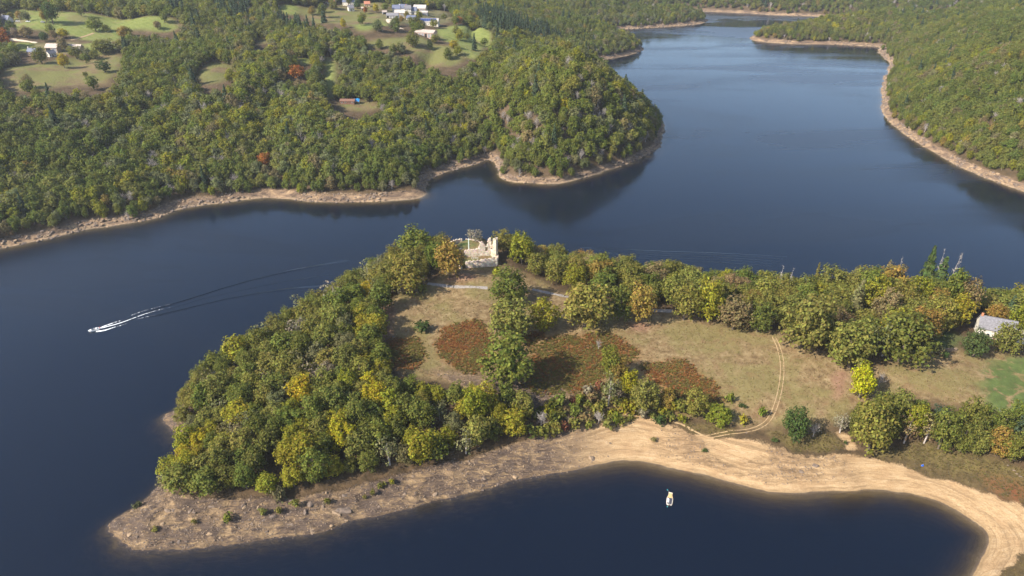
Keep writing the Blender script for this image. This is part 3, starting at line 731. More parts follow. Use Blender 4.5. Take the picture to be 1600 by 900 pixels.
for a in [(1213,464,14,50,'','pale dead tree, first of a pair above the belt'), (1226,466,12,50,'','pale dead tree, second of a pair above the belt'), (1398,464,16,64,'','lone silvery dead conifer above the belt'), (1376,466,10,60,'','thin dead trunk against the brownish conifer'),
          (1470,468,20,78,'','bleached dead conifer with bare side branches beside the tallest one'), (1454,464,12,78,'','slender dead spire between two conifers')]:
    tree(*a, kind='snag')
for a in [(935,546,13,18,'','small white dead tree at the top of the red bracken'), (1372,604,18,28,'','grey leafless tree behind the lemon-yellow tree'), (1270,682,18,28,'','grey leafless sapling between the lone dark tree and the hedge'), (1560,672,26,36,'','purple-grey leafless tree in the hedge wood'),
          (935,662,20,26,'','grey bare tree in the thicket over the beach'), (845,668,22,28,'','bare pale branches at the end of the thicket')]:
    tree(*a, kind='bare')
for a in [
 (661,516,34,20,'dark green','dark oval bush alone in the castle meadow'), (658,468,10,9,'grey-green','tiny grey bush under the corner tree'), (628,460,18,22,'grey-brown','grey-brown bush left of the corner tree foot'), (645,462,18,18,'grey-brown','dull bush at the corner tree foot'), (660,458,16,16,'olive','olive bush right of the corner tree foot'),
 (1139,628,18,18,'fresh green','fresh green bush at the edge of the round bracken patch'), (1188,650,18,18,'fresh green','single round bush inside the bend of the track'), (1157,636,10,9,'dark green','dark little bush next to the round bracken patch'), (1164,638,8,7,'dark green','smallest dark bush near the round bracken patch'), (1160,662,20,16,'yellow-green','pale yellow low bush beside the track'),
 (216,792,14,13,'grey-green','lone bush at the waterline of the rocky tip'), (357,814,20,17,'fresh green','bright round bush on the bare rock of the point'), (304,818,11,8,'olive','small olive bush on the rocks near the tip'), (243,830,14,8,'olive','flat bush lowest on the rocky tip'), (411,804,16,12,'olive','bush on the rocks, left of a pair'), (437,803,14,12,'olive','bush on the rocks, right of a pair'),
 (462,792,17,14,'olive','olive bush under the wood edge on the rock'), (440,780,26,26,'grey-green','large greyish bush at the edge of the wood above the rocks'), (512,788,13,11,'olive','bush beside the great dark slab'), (582,774,12,12,'olive','bush on the rock shelf above the bright sand'), (570,780,8,8,'olive','small bush just below another on the rock shelf'), (595,762,15,12,'olive','bush at the wood edge over the shelf'), (613,756,13,9,'yellow-green','yellowish bush at the wood edge over the shelf'),
 (277,646,12,12,'grey-green','bush on the little western spit'), (1101,706,11,6,'dark green','dark tuft bush on the open sand'), (1022,690,14,6,'brown','brown scrub tuft at the top of the sand'), (775,430,22,16,'yellow-green','yellowish bush under the castle wall'), (1030,662,22,20,'dark green','dark bush at the foot of the thicket'), (1065,660,18,14,'yellow-green','light bush at the foot of the thicket by the sand'), (962,660,20,22,'fresh green','bright bush at the foot of the thicket'), (905,634,20,22,'fresh green','bright bush near the left end of the thicket'),
 (1476,560,14,12,'dark green','clipped bush by the garden wall'), (1450,532,20,14,'grey-green','greyish garden bush above the wall'), (1463,552,24,18,'grey-green','pale bush leaning on the garden wall'), (1440,552,20,14,'olive','olive bush at the left end of the garden wall'), (1500,478,14,10,'green','round green bush by the garden path'), (1209,690,12,9,'dark green','dark bush at the track end'), (1321,694,9,8,'dark green','dark bush at the head of the sandy gully'), (1331,690,7,6,'olive','small bush in the sandy gully'),
]:
    tree(*a, kind='shrub', cat='bush')

# ---------------------------------------------------------------- wood and belt of the peninsula: every tree a thing
def scatter_in(poly, gap, tries, avoid=0.8, seed=3, accept=None):
    r = random.Random(seed); x0, y0 = poly.min(0); x1, y1 = poly.max(0); out = []
    n = int(tries)
    X = np.array([r.uniform(x0, x1) for _ in range(n)]); Y = np.array([r.uniform(y0, y1) for _ in range(n)])
    ok = in_poly(poly, X, Y); Z = ground(X, Y)
    cell = {}
    for xx, yy, zz, k in zip(X, Y, Z, ok):
        if not k or (accept and not accept(xx, yy, zz)): continue
        g = gap(xx, yy) if callable(gap) else gap
        if any((xx - a) ** 2 + (yy - b) ** 2 < (c * avoid + g * .35) ** 2 for a, b, c in PLACED): continue
        ci, cj = int(xx // 8), int(yy // 8)
        if any((xx - a) ** 2 + (yy - b) ** 2 < g * g for i in (-1, 0, 1) for j in (-1, 0, 1) for a, b in cell.get((ci + i, cj + j), ())): continue
        cell.setdefault((ci, cj), []).append((xx, yy)); out.append((xx, yy, zz))
    return out
WOOD = HP([(246,766),(300,772),(400,770),(440,772),(500,764),(560,748),(640,726),(700,716),(760,700),(812,684),(828,650),(812,634),(760,628),(700,622),(640,616),(610,602),(598,560),(594,520),(600,490),(608,468),(625,455),(640,440),(690,425),(705,408),(690,398)])
back = [tuple(p) for p in A_poly if True]
shore_w = W([(680,404),(625,417),(580,434),(535,457),(495,480),(455,507),(415,534),(375,560),(335,587),(308,612),(292,640),(288,686),(292,702),(272,737)])
WOOD = np.vstack([WOOD, shore_w])
def colour_point(xx, yy):
    # yellowest along the low southern edge, greener inland and on the lake side
    south = float(np.clip((235 - yy + 0.35 * (xx + 60)) / 60, 0, 1)); q = random.random()
    if q < 0.03: return 'grey-brown'
    if q < 0.14 + 0.46 * south: return 'yellow-green' if random.random() < .85 else 'yellow'
    if q < 0.62: return 'olive'
    return 'green' if random.random() < .75 else 'grey-green'
RAND = []
spots = scatter_in(WOOD, lambda a, b: 5.5 if b < 230 else 6.6, 40000, seed=5, accept=lambda a, b, c: c > 1.5 + 0.5 * math.sin(a * .3))
for (xx, yy, zz) in spots:
    col = colour_point(xx, yy); dshore = float(TA.look(TA.D, xx, yy))
    if dshore < 34 and yy < 228 and xx > -112: where = 'on the sandy end of its shore edge' if xx > -25 else ('on its rocky shore edge near the great slab' if xx > -75 else 'on its shore edge nearest the tip')
    elif dshore < 24: where = 'on its lake edge by the little spit' if yy < 235 else 'on its lake edge towards the castle'
    elif xx > -62 + (300 - yy) * .25 and yy > 235: where = 'along the castle meadow'
    elif yy > 250: where = 'deep inside, towards the castle'
    elif xx > -40: where = 'deep inside, towards the bracken'
    else: where = 'deep inside, towards the tip'
    w = random.triangular(6.2, 13.0, 9.2) * (1.1 if yy > 240 else 1) * (0.8 if zz < 3.5 else 1); h = w * random.uniform(.9, 1.35)
    RAND.append((w, 'sparse' if col.startswith('grey') else ('broad' if random.random() < .6 else 'oak'), (xx, yy, zz - .1), h, col, f'{"tall" if w > 10.4 else "small" if w < 8.4 else "mid-sized"} {col} tree of the point wood {where}'))
BELT = np.vstack([HP([(775,404),(800,408),(840,432),(885,458),(905,470),(960,470),(1030,478),(1080,480),(1150,494),(1210,502),(1290,545),(1345,566),(1430,556),(1442,530),(1470,515),(1500,500),(1530,492),(1600,500),(1660,510)]),
                  W([(1660,500),(1560,492),(1480,481),(1400,471),(1300,469),(1200,463),(1100,453),(1000,440),(920,428),(850,413),(800,403)])])
spots = scatter_in(BELT, 8.4, 12000, avoid=.7, seed=9, accept=lambda a, b, c: c > 2.0)
for (xx, yy, zz) in spots:
    q = random.random(); col = 'olive' if q < .44 else 'green' if q < .68 else 'yellow-green' if q < .86 else 'ochre' if q < .92 else 'brown'
    where = 'between castle and lane' if xx < 60 else ('above the tan meadow' if xx < 125 else ('behind the two largest meadow trees' if xx < 170 else 'near the white house'))
    w = random.uniform(11, 15.5) * (0.88 if xx < 40 else 1); h = w * random.uniform(.85, 1.1) * (1.25 if 165 < xx < 200 else .9 if xx > 95 else 1)
    RAND.append((w, 'oak', (xx, yy, zz - .1), h, col, f'{"tall" if w > 13.6 else "small" if w < 11.8 else "mid-sized"} {col} tree in the lakeside belt {where}'))
HEDGE = HP([(1330,672),(1380,650),(1440,664),(1500,672),(1560,676),(1640,684),(1640,740),(1590,728),(1540,714),(1480,704),(1420,694),(1385,696),(1340,700)])
spots = scatter_in(HEDGE, 4.6, 6000, avoid=.6, seed=13)
for (xx, yy, zz) in spots:
    q = random.random(); col = 'green' if q < .34 else 'olive' if q < .64 else 'blue-green' if q < .70 else 'brown' if q < .80 else 'ochre' if q < .84 else 'yellow-green'
    w = random.uniform(6.8, 10.8); h = w * random.uniform(1.1, 1.6) * (1.15 if xx < 165 else 1)
    RAND.append((w, 'sparse' if col == 'brown' and random.random() < .5 else 'oak', (xx, yy, zz - .1), h, col, f'{"tall" if w > 8.8 else "small" if w < 7.4 else "mid-sized"} {col} tree in the hedge wood above the eastern beach'))
RAND.sort(key=lambda t: -t[0] / metres_per_px(t[2]))
N_KEEP = 218
for (w, kind, loc, h, col, lab) in RAND[:N_KEEP]: plant(kind, loc, w, h, col, lab, 'tree', lab.replace(' tree ', ' trees '))
REST = RAND[N_KEEP:]
THICK = HP([(822,650),(850,636),(900,630),(930,610),(960,600),(1000,612),(1040,636),(1100,650),(1070,664),(1000,660),(950,668),(900,672),(860,680),(825,690)])
spots = scatter_in(THICK, 3.1, 3000, avoid=.5, seed=17)
for (xx, yy, zz) in spots:
    q = random.random(); col = 'olive' if q < .35 else 'green' if q < .55 else 'brown' if q < .72 else 'yellow-green' if q < .84 else 'grey-brown' if q < .94 else 'red'
    w = random.uniform(4.2, 7.6); h = w * random.uniform(.65, 1.05)
    plant('shrub', (xx, yy, zz - .1), w, h, col, lb := f'{"tall" if w > 6.9 else "small" if w < 5.4 else "mid-sized"} {col} bush in the thicket above the beach, ' + ('at its western end by the wood' if xx < 22 else 'under the large red bracken slope' if xx < 44 else 'towards the round bracken patch'), 'bush', lb.replace(' bush ', ' bushes '))
N_TH = len(spots)

# ---------------------------------------------------------------- far woods (nobody could count them)
def far_mesh(P, name):
    (V, Q), tm = P
    tq = np.concatenate(tm.q); nv = len(V)
    return mesh_np(name, np.vstack([V, np.concatenate(tm.v)]), np.vstack([Q, tq + nv]), [M_LEAF_I, M_BARK], np.r_[np.zeros(len(Q)), np.ones(len(tq))])
wood_col = bpy.data.collections.new('woodland_sources')
def src(name, me): o = bpy.data.objects.new(name, me); wood_col.objects.link(o)
for i in range(6):
    src(f'a{i}_source', far_mesh(proto_broad(300 + i, dens=[25, 23, 26][i % 3], size=0.62, nl=[26, 30, 23][i % 3], rl=[1.28, 1.15, 1.4][i % 3], fill=.74), 'far_broadleaf'))
for i in range(2): src(f'b{i}_source', far_mesh(proto_conifer(330 + i, 420, 0.95), 'far_conifer'))
for i in range(2): src(f'c{i}_source', BARE[i])
def gn_scatter(name, pts, scl, rot, idx, tint, label=None, coll=wood_col, mat_hint=None):
    n = len(pts)
    me = bpy.data.meshes.new(name); me.vertices.add(n); me.vertices.foreach_set('co', np.asarray(pts, np.float32).ravel())
    def at(k, typ, data, field='value'):
        a = me.attributes.new(k, typ, 'POINT'); a.data.foreach_set(field, np.asarray(data).ravel())
    at('scl', 'FLOAT_VECTOR', np.asarray(scl, np.float32), 'vector'); at('rot', 'FLOAT_VECTOR', np.asarray(rot, np.float32), 'vector')
    at('idx', 'INT', np.asarray(idx, np.int32)); at('tint', 'FLOAT_VECTOR', np.asarray(tint, np.float32), 'vector')
    o = link(name, me); tag(o, kind='stuff')
    if label: o['label'] = label
    ng = bpy.data.node_groups.new(name, 'GeometryNodeTree')
    ng.interface.new_socket('Geometry', in_out='INPUT', socket_type='NodeSocketGeometry'); ng.interface.new_socket('Geometry', in_out='OUTPUT', socket_type='NodeSocketGeometry')
    N = ng.nodes; gi = N.new('NodeGroupInput'); go = N.new('NodeGroupOutput')
    ip = N.new('GeometryNodeInstanceOnPoints'); ci = N.new('GeometryNodeCollectionInfo'); ci.inputs['Collection'].default_value = coll
    ci.inputs['Separate Children'].default_value = True; ci.inputs['Reset Children'].default_value = True
    ip.inputs['Pick Instance'].default_value = True
    def na(k, typ):
        a = N.new('GeometryNodeInputNamedAttribute'); a.data_type = typ; a.inputs['Name'].default_value = k; return a.outputs['Attribute']
    L = ng.links; L.new(gi.outputs[0], ip.inputs['Points']); L.new(ci.outputs[0], ip.inputs['Instance'])
    L.new(na('idx', 'INT'), ip.inputs['Instance Index']); L.new(na('scl', 'FLOAT_VECTOR'), ip.inputs['Scale'])
    e2r = N.new('FunctionNodeEulerToRotation'); L.new(na('rot', 'FLOAT_VECTOR'), e2r.inputs[0]); L.new(e2r.outputs[0], ip.inputs['Rotation'])
    L.new(ip.outputs[0], go.inputs[0])
    md = o.modifiers.new('scatter', 'NODES'); md.node_group = ng
    return o
near_col = bpy.data.collections.new('near_wood_sources')
for i in range(5): near_col.objects.link(bpy.data.objects.new(f'n{i}_source', far_mesh(proto_broad(170 + i, dens=44, size=0.44, nl=46, rl=1.05, Rz=4.7, cz=4.9, fill=0.78), 'near_broadleaf')))
_r = np.random.default_rng(5); _n = len(REST)
gn_scatter('woodland', [t[2] for t in REST], [(t[0] / 8.4, t[0] / 8.4, t[3] / 9.6) for t in REST], np.stack([np.zeros(_n), np.zeros(_n), _r.uniform(0, 6.28, _n)], 1), _r.integers(0, 5, _n), [shade(t[4]) for t in REST], 'smaller trees filling in the peninsula wood and belt', near_col)
def pixel_of(x, y, z):
    dx, dy, dz = x, y, z - CAM_H
    f = dy * FWD[1] + dz * FWD[2]; uu = dy * UPV[1] + dz * UPV[2]
    return 800 + FPX * dx / f, 450 - FPX * uu / f
PALN = {k: np.array(v) for k, v in PAL.items()}
SINGLES_B = []    # filled below with the single trees of the fields, so the wood leaves them room
def woodland(name, T, gap, seed, label, mix, size=(0.8, 1.3), zmin=2.6, skip=None, conif=None, vmin=-60, dome=None):
    r = np.random.default_rng(seed)
    nx, ny = int((T.X.max() - T.X.min()) / gap), int((T.Y.max() - T.Y.min()) / gap)
    gx, gy = np.meshgrid(np.arange(nx), np.arange(ny))
    x = T.X.min() + (gx + 0.5 * (gy % 2) + r.uniform(-.34, .34, gx.shape)) * gap; y = T.Y.min() + (gy + r.uniform(-.34, .34, gx.shape)) * gap
    x, y = x.ravel(), y.ravel(); z = T.h(x, y)
    k = z > zmin + fbm(x, y, 14, 3, 5) * 2.4
    x, y, z = x[k], y[k], z[k]
    u, v = pixel_of(x, y, z); k = (u > -130) & (u < 1730) & (v > vmin) & (y > 100); x, y, z, u, v = x[k], y[k], z[k], u[k], v[k]
    drift2 = fbm(x, y, 140, 2, seed + 2); edge = 1 - sstep(zmin + .5, zmin + 8, z)
    s = r.uniform(*size, len(x)) * (1 - 0.42 * edge) * (1 + 0.15 * drift2)
    if skip is not None: k = ~skip(x, y, z, s); x, y, z, s, drift2 = x[k], y[k], z[k], s[k], drift2[k]
    n = len(x); q = r.random(n); drift = fbm(x, y, 60, 3, seed + 1)
    # colours: mix = list of (name, weight, drift bias)
    w = np.stack([m_[1] * np.exp(m_[2] * drift * 2.2 + (m_[3] if len(m_) > 3 else 0) * drift2 * 2) for m_ in mix]); cw = np.cumsum(w / w.sum(0), 0)
    ci = (r.random(n)[None] > cw).sum(0); names = np.array([PALN[m_[0]] for m_ in mix]); tint = names[np.clip(ci, 0, len(mix) - 1)]
    tint = tint * np.array([.91, 1.0, 1.05]) * r.uniform(.86, 1.16, (n, 1)) * r.uniform(.94, 1.06, (n, 3))
    idx = r.integers(0, 6, n); sc = np.stack([s, s, (0.45 + .62 * s) * r.uniform(.85, 1.12, n)], 1)
    cz = r.random(n) < 0.012
    if conif is not None: cz |= conif(x, y) & (r.random(n) < .8)
    idx = np.where(cz, r.integers(6, 8, n), idx); tint[cz] = PALN['blue-green'] * r.uniform(.7, 1.1, (cz.sum(), 1)); sc[cz] *= np.array([1.15, 1.15, 1.45])
    if dome is not None:
        wd = dome(x, y); tint = tint * (1 + wd[:, None] * np.array([.20, .14, 0]))
    else: wd = 0
    bz = (r.random(n) < 0.035 + 0.05 * (drift2 > .3) + .13 * wd) & ~cz; idx = np.where(bz, r.integers(8, 10, n), idx)
    rot = np.zeros((n, 3)); rot[:, 2] = r.uniform(0, 6.28, n); rot[:, :2] = r.normal(size=(n, 2)) * .05
    print(name, n)
    return gn_scatter(name, np.stack([x, y, z - .3], 1), sc, rot, idx, tint, label)
# ---------------------------------------------------------------- single trees on the far fields
for a in [
 (414,262,20,27,'rust','solitary orange-red tree glowing in the green hillside wood','broad'), (466,124,34,24,'rust','broad russet tree beside the narrow green clearing','broad'), (455,96,18,20,'brown','reddish-brown tree above the broad russet one','broad'), (496,112,14,22,'yellow-green','yellow-green tree on the edge of the narrow clearing','broad'),
 (83,38,26,36,'dark green','tall dark tree standing in the mown hill field','broad'), (73,35,14,22,'ochre','ochre tree leaning on the tall dark field tree','broad'), (150,49,24,22,'green','spreading green tree in the mown hill field','oak'), (167,50,13,12,'green','small round tree right of the spreading field tree','oak'), (247,46,14,14,'brown','brown round tree at the end of the mown hill field','broad'),
 (101,106,19,22,'yellow','yellow-green rounded tree below the hill farm','oak'), (164,113,24,20,'dark green','dark bushy tree in the rough field below the hill farm','oak'), (134,121,9,9,'olive','small olive tree in the rough field below the hill farm','oak'), (72,66,14,18,'dark green','dark green tree above the slate-roofed farmhouse','broad'), (86,62,12,14,'brown','brown tree above the farm barn','broad'), (100,60,20,16,'yellow','yellow tree behind the farm barn','broad'),
 (103,80,18,24,'brown','brown tree between the two farm barns','broad'), (66,100,24,26,'green','green tree in front of the slate-roofed farmhouse','oak'), (44,60,20,20,'brown','russet-brown tree by the farm lane','broad'), (25,58,14,15,'grey-brown','pale brown tree by the farm lane','broad'), (8,78,26,34,'rust','orange tree at the far edge of the hill farm','broad'), (162,82,34,22,'olive','wide olive tree on the rise beyond the farm barns','oak'), (195,62,20,22,'ochre','tan tree at the foot of the mown hill field','broad'),
 (20,32,12,14,'olive','olive tree beside the hilltop cottage','broad'), (32,31,14,15,'ochre','yellowing tree by the parked cars on the hilltop','broad'), (120,92,22,20,'olive','olive tree below the long farm barn','oak'),
 (730,62,9,10,'olive','single round tree alone in the striped field','oak'), (680,68,15,14,'olive','round tree at the end of the pink barn','oak'), (673,78,10,16,'dark green','dark narrow tree below the pink barn','broad'), (645,74,22,24,'green','large green tree left of the pink barn','oak'), (708,76,16,14,'yellow','yellow tree at the lower edge of the striped field','oak'), (717,38,12,14,'rust','orange tree right of the solar-roofed shed','broad'),
 (538,46,10,18,'yellow','yellow poplar-like tree at the hamlet meadow','broad'), (502,28,14,22,'green','dark round tree between hamlet meadow and spruces','oak'), (525,16,8,14,'olive','narrow tree beside the hamlet road','broad'), (558,14,12,14,'dark green','dark tree behind the small white hamlet house','oak'), (588,20,10,14,'yellow','yellow tree at the hamlet meadow corner','broad'), (658,46,16,14,'olive','olive tree between farmyard and pink barn','oak'), (628,36,9,12,'ochre','ochre tree by the farm drive','broad'),
 (636,30,9,12,'olive','tree in the farm garden before the white house','oak'), (652,38,12,12,'green','green tree at the left end of the solar-roofed shed','oak'), (571,22,9,12,'rust','orange tree under the hamlet meadow hedge','broad'),
]:
    tree(*a[:6], kind=a[6])

# ---------------------------------------------------------------- houses and farm buildings
M_WHITE = solid('lime_render', (0.56, 0.52, 0.45), 0.85, 0.12, 0.8, bump=.15); M_CREAM = solid('ochre_render', (0.44, 0.32, 0.20), 0.85, 0.18, 0.8, bump=.15); M_PINKW = solid('block_wall', (0.55, 0.36, 0.28), 0.85, 0.15, 0.8)
M_SLATE = solid('slate', (0.16, 0.155, 0.17), 0.6, 0.25, 1.5, bump=.3); M_SLATEB = solid('blue_slate', (0.105, 0.12, 0.18), 0.5, 0.2, 1.5, bump=.3); M_FIBRE = solid('fibre_cement', (0.36, 0.33, 0.31), 0.8, 0.22, 0.6, bump=.2); M_PALE = solid('pale_sheet', (0.36, 0.30, 0.26), 0.6, 0.15, 0.5); M_TILE = solid('red_tile', (0.36, 0.15, 0.095), 0.8, 0.25, 1.2, bump=.3)
M_DARK = solid('dark_opening', (0.02, 0.02, 0.022), 0.4, 0.2, 1.0); M_GLASS = solid('window_glass', (0.03, 0.035, 0.045), 0.08, 0.1, 1.0, spec=.6); M_WOOD = solid('brown_boards', (0.16, 0.085, 0.06), 0.8, 0.25, 2.0); M_GREYB = solid('grey_boards', (0.20, 0.20, 0.215), 0.7, 0.2, 1.2); M_BRICK = solid('chimney_brick', (0.40, 0.17, 0.09), 0.85, 0.2, 3.0)
M_SOLAR = solid('solar_glass', (0.035, 0.055, 0.16), 0.15, 0.15, 0.5, spec=.5); M_TARP = solid('blue_tarp', (0.02, 0.17, 0.40), 0.45, 0.15, 1.0, bump=.3); M_FRAME = solid('white_paint', (0.75, 0.74, 0.72), 0.5, 0.06, 2.0)
def gable_wall(L, D, H, RH):
    x, y = L / 2, D / 2
    v = [(-x,-y,-1.5),(x,-y,-1.5),(x,y,-1.5),(-x,y,-1.5),(-x,-y,H),(x,-y,H),(x,y,H),(-x,y,H),(-x,0,H+RH),(x,0,H+RH)]
    m = MB(); m.add(v, [(0,1,5,4),(2,3,7,6),(1,2,6,5),(3,0,4,7)], [(5,6,9),(7,4,8)]); return m
def gable_roof(L, D, H, RH, over=0.45, th=0.22):
    m = MB(); k = RH / (D / 2)
    for s in (-1, 1):
        e = D / 2 + over; x = L / 2 + over
        zi, zo = H + RH + .02, H + RH - k * e + .02
        v = [(-x,0,zi),(x,0,zi),(x,s*e,zo),(-x,s*e,zo),(-x,0,zi+th),(x,0,zi+th),(x,s*e,zo+th),(-x,s*e,zo+th)]
        m.add(v, [(0,1,2,3),(4,7,6,5),(3,2,6,7),(0,3,7,4),(1,5,6,2)])
    return m
def house(label, u, v, L, D, H, RH, deg, wallm, roofm, windows=3, door=True, chimney=None, name='house', cat='house', group=None, bays=0, solar=0, upper=False, loc=None, wallname='wall'):
    p = hit(u, v) if loc is None else loc
    if p[1] > 400 and name != 'cabin':
        k = metres_per_px(p) / .84; L, D, H, RH = L * k, D * k, H * (k + 1) / 2, RH * k
    e = link(name, None, None, p, R(deg)); tag(e, label, cat, group)
    gable_wall(L, D, H, RH).build(wallname, wallm, e)
    rf = gable_roof(L, D, H, RH).build('roof', roofm, e)
    MB().box(-L/2-.46, L/2+.46, -.14, .14, H+RH+.16, H+RH+.32).build('ridge_cap', roofm, rf)
    y = -D / 2
    if chimney is not None:
        for c in np.atleast_1d(chimney):
            MB().box(c*L/2-.4, c*L/2+.4, -.35, .35, H+RH*.6, H+RH+1.3).build('chimney', M_BRICK if roofm is M_SLATE else M_WHITE, rf)
    n = windows + (1 if door else 0)
    for i in range(n):
        cx = -L / 2 + L * (i + .5) / n
        if door and i == n // 2:
            MB().box(cx-.55, cx+.55, y-.06, y+.1, -.1, 2.1).build('door', M_WOOD, e); continue
        for z0 in ([1.0, H - 1.5] if upper and H > 4.4 else [1.0]):
            w = MB().box(cx-.6, cx+.6, y-.05, y+.1, z0, z0+1.3).build('window', M_FRAME, e)
            MB().box(cx-.48, cx+.48, y-.09, y-.052, z0+.12, z0+1.18).build('pane', M_GLASS, w)
    for i in range(bays):
        cx = -L / 2 + L * (i + .5) / bays; w = L / bays * .42
        MB().box(cx-w, cx+w, y-.07, y+.1, -.3, H*.82).build('bay_door', M_GREYB if i % 3 else M_DARK, e)
    if solar:
        k = RH / (D / 2)
        for i in range(solar):
            x0 = -L/2 + L*.9*i/solar; x1 = x0 + L*.9/solar - .15
            ya, yb = -.5, -D/2 + .3; za, zb = H+RH+k*ya+.3, H+RH+k*yb+.3
            MB().add([(x0,ya,za),(x1,ya,za),(x1,yb,zb),(x0,yb,zb),(x0,ya,za+.06),(x1,ya,za+.06),(x1,yb,zb+.06),(x0,yb,zb+.06)], [(0,1,2,3),(4,7,6,5),(0,4,5,1),(3,2,6,7),(0,3,7,4),(1,5,6,2)]).build('solar_panel', M_SOLAR, rf)
    # gable windows
    if windows:
        w = MB().box(-L/2-.05, -L/2+.1, -.5, .5, H*.45, H*.45+1.2).build('window', M_FRAME, e); MB().box(-L/2-.09, -L/2-.052, -.4, .4, H*.45+.1, H*.45+1.1).build('pane', M_GLASS, w)
    return e
# the white house on the near shore
wh = house('white house with grey slate roof half hidden by trees on the near shore', 1551, 523, 13.5, 7.5, 4.4, 4.0, -24, M_WHITE, M_SLATE, 4, True, -0.95, upper=True)
wp = Vector(wh.location)
house('small white lean-to at the right end of the white house', 0, 0, 4.5, 5.0, 3.0, 1.8, -24, M_WHITE, M_PALE, 1, True, None, name='annex', cat='outbuilding', loc=(wp[0] + 9.8, wp[1] - 4.6, float(ground(np.array([wp[0] + 9.8]), np.array([wp[1] - 4.6]))[0])))
# hill farm above the lake
house('slate-roofed white farmhouse on the hill, chimney at one end', 54, 86, 12.5, 8, 4.2, 3.6, -8, M_PINKW, M_SLATEB, 3, True, -0.95, upper=True)
house('small dark-roofed cottage in front of the stone barn', 81, 88, 9, 6.5, 3.6, 3.2, 62, M_WHITE, M_SLATE, 2, True)
house('stone barn with pale pink roof at the hill farm', 85, 80, 16, 10, 4.5, 4.0, -6, M_CREAM, M_PALE, 0, False, None, 'barn', 'barn', bays=2)
house('long pale-roofed barn at the end of the hill farm', 119, 80, 20, 8, 4.0, 3.6, -10, M_CREAM, M_PALE, 0, False, None, 'barn', 'barn', bays=3)
house('lone hilltop cottage with slate roof beside parked cars', 12, 35, 12, 8, 3.6, 4.5, -18, M_WHITE, M_SLATEB, 2, True, -.9)
# the farm hamlet
house('grey-roofed long farm shed with white front wall', 614, 28, 15.5, 8, 3.2, 2.6, -4, M_WHITE, M_SLATE, 0, False, None, 'farm_shed', 'shed', bays=4)
house('ochre-walled barn adjoining the long grey shed', 626, 25.5, 14, 9, 4.6, 3.0, -4, M_CREAM, M_FIBRE, 0, False, None, 'barn', 'barn', bays=2)
house('leftmost blue-roofed farmhouse in the hamlet row', 620, 18.5, 10, 7.5, 4.2, 4.0, -3, M_WHITE, M_SLATEB, 3, True, .9)
house('second blue-roofed farmhouse of the hamlet row', 630, 18, 11, 7.5, 4.4, 4.2, -3, M_WHITE, M_SLATEB, 3, True)
house('tall grey-roofed farmhouse with chimney in the hamlet row', 637.5, 21, 8.5, 8, 6.2, 3.6, 8, M_WHITE, M_SLATE, 2, True, -.5, upper=True)
house('rightmost blue-roofed white house of the hamlet row', 645.5, 21.5, 10, 7.5, 4.2, 3.8, -6, M_WHITE, M_SLATEB, 3, True)
house('tall ochre barn with grey roof at the end of the hamlet', 657, 20, 16, 10, 6.0, 3.6, -8, M_CREAM, M_FIBRE, 0, False, None, 'barn', 'barn', bays=2)
house('low open shed with grey roof below the tall ochre barn', 661.5, 22.5, 12, 5, 2.8, 1.4, -6, M_GREYB, M_FIBRE, 0, False, None, 'farm_shed', 'shed', bays=3)
house('little white house with blue-grey roof behind the solar shed', 643, 31.5, 12, 6.5, 3.2, 2.6, -8, M_WHITE, M_SLATEB, 3, True)
house('long white shed carrying blue solar panels on its roof', 671, 39, 25, 12, 4.6, 3.2, -4, M_WHITE, M_FIBRE, 5, False, None, 'farm_shed', 'shed', solar=9)
house('big pink-gabled barn with pale sheet roof in the striped field', 666, 57, 26, 13, 5.2, 2.6, -17, M_PINKW, M_PALE, 0, False, None, 'barn', 'barn', bays=6)
house('tiny grey field shed at the edge of the hamlet', 601, 22, 5.5, 4.5, 2.6, 1.6, 20, M_GREYB, M_PALE, 0, False, None, 'farm_shed', 'shed', bays=1)
house('pink-roofed bungalow on the far hamlet road', 517, 6, 12, 8, 3, 2.6, -3, M_WHITE, M_TILE, 3, True)
house('long white house with blue roof on the far hamlet road', 546, 8, 15, 9, 4.2, 3.4, -6, M_WHITE, M_SLATEB, 4, True)
house('small white house with dark roof at the hamlet meadow', 548.5, 17, 7, 6, 3.6, 3.2, 30, M_WHITE, M_SLATE, 2, True)
house('little ochre house near the spruce wood', 574, 10, 7, 6, 3.4, 2.8, 12, M_CREAM, M_TILE, 2, True)
house('white flat-looking shed behind the hamlet meadow', 567.5, 15.5, 4, 3.5, 2.4, 1.0, 0, M_WHITE, M_PALE, 0, False, None, 'farm_shed', 'shed', bays=1)
# cabin with the tarpaulin
cb = house('low brown cabin in the hillside clearing', 544, 161.5, 12.5, 5.5, 2.5, 1.2, -3, M_WOOD, M_WOOD, 3, True, None, 'cabin', 'cabin', wallname='board_wall')
cp_ = Vector(cb.location)
tp = link('tarpaulin', None, None, (cp_[0] + 7.6, cp_[1] + .4, cp_[2])); tag(tp, 'bright blue tarpaulin stretched over poles beside the brown cabin', 'tarpaulin')
gx, gy = np.meshgrid(np.linspace(-2.4, 2.4, 9), np.linspace(-1.8, 1.8, 7)); gz = 2.0 + 1.6 * sstep(-1.8, 1.8, gy) + .18 * np.sin(gx * 2.3) + .12 * np.cos(gy * 3 + gx)
idx = np.arange(63).reshape(7, 9); q = np.stack([idx[:-1, :-1], idx[:-1, 1:], idx[1:, 1:], idx[1:, :-1]], -1).reshape(-1, 4)
Vt = np.stack([gx, gy, gz], -1).reshape(-1, 3)
MB().add(np.vstack([Vt, Vt - (0, 0, .05)]), np.vstack([q, q[:, ::-1] + 63])).build('sheet', M_TARP, tp, smooth=True)
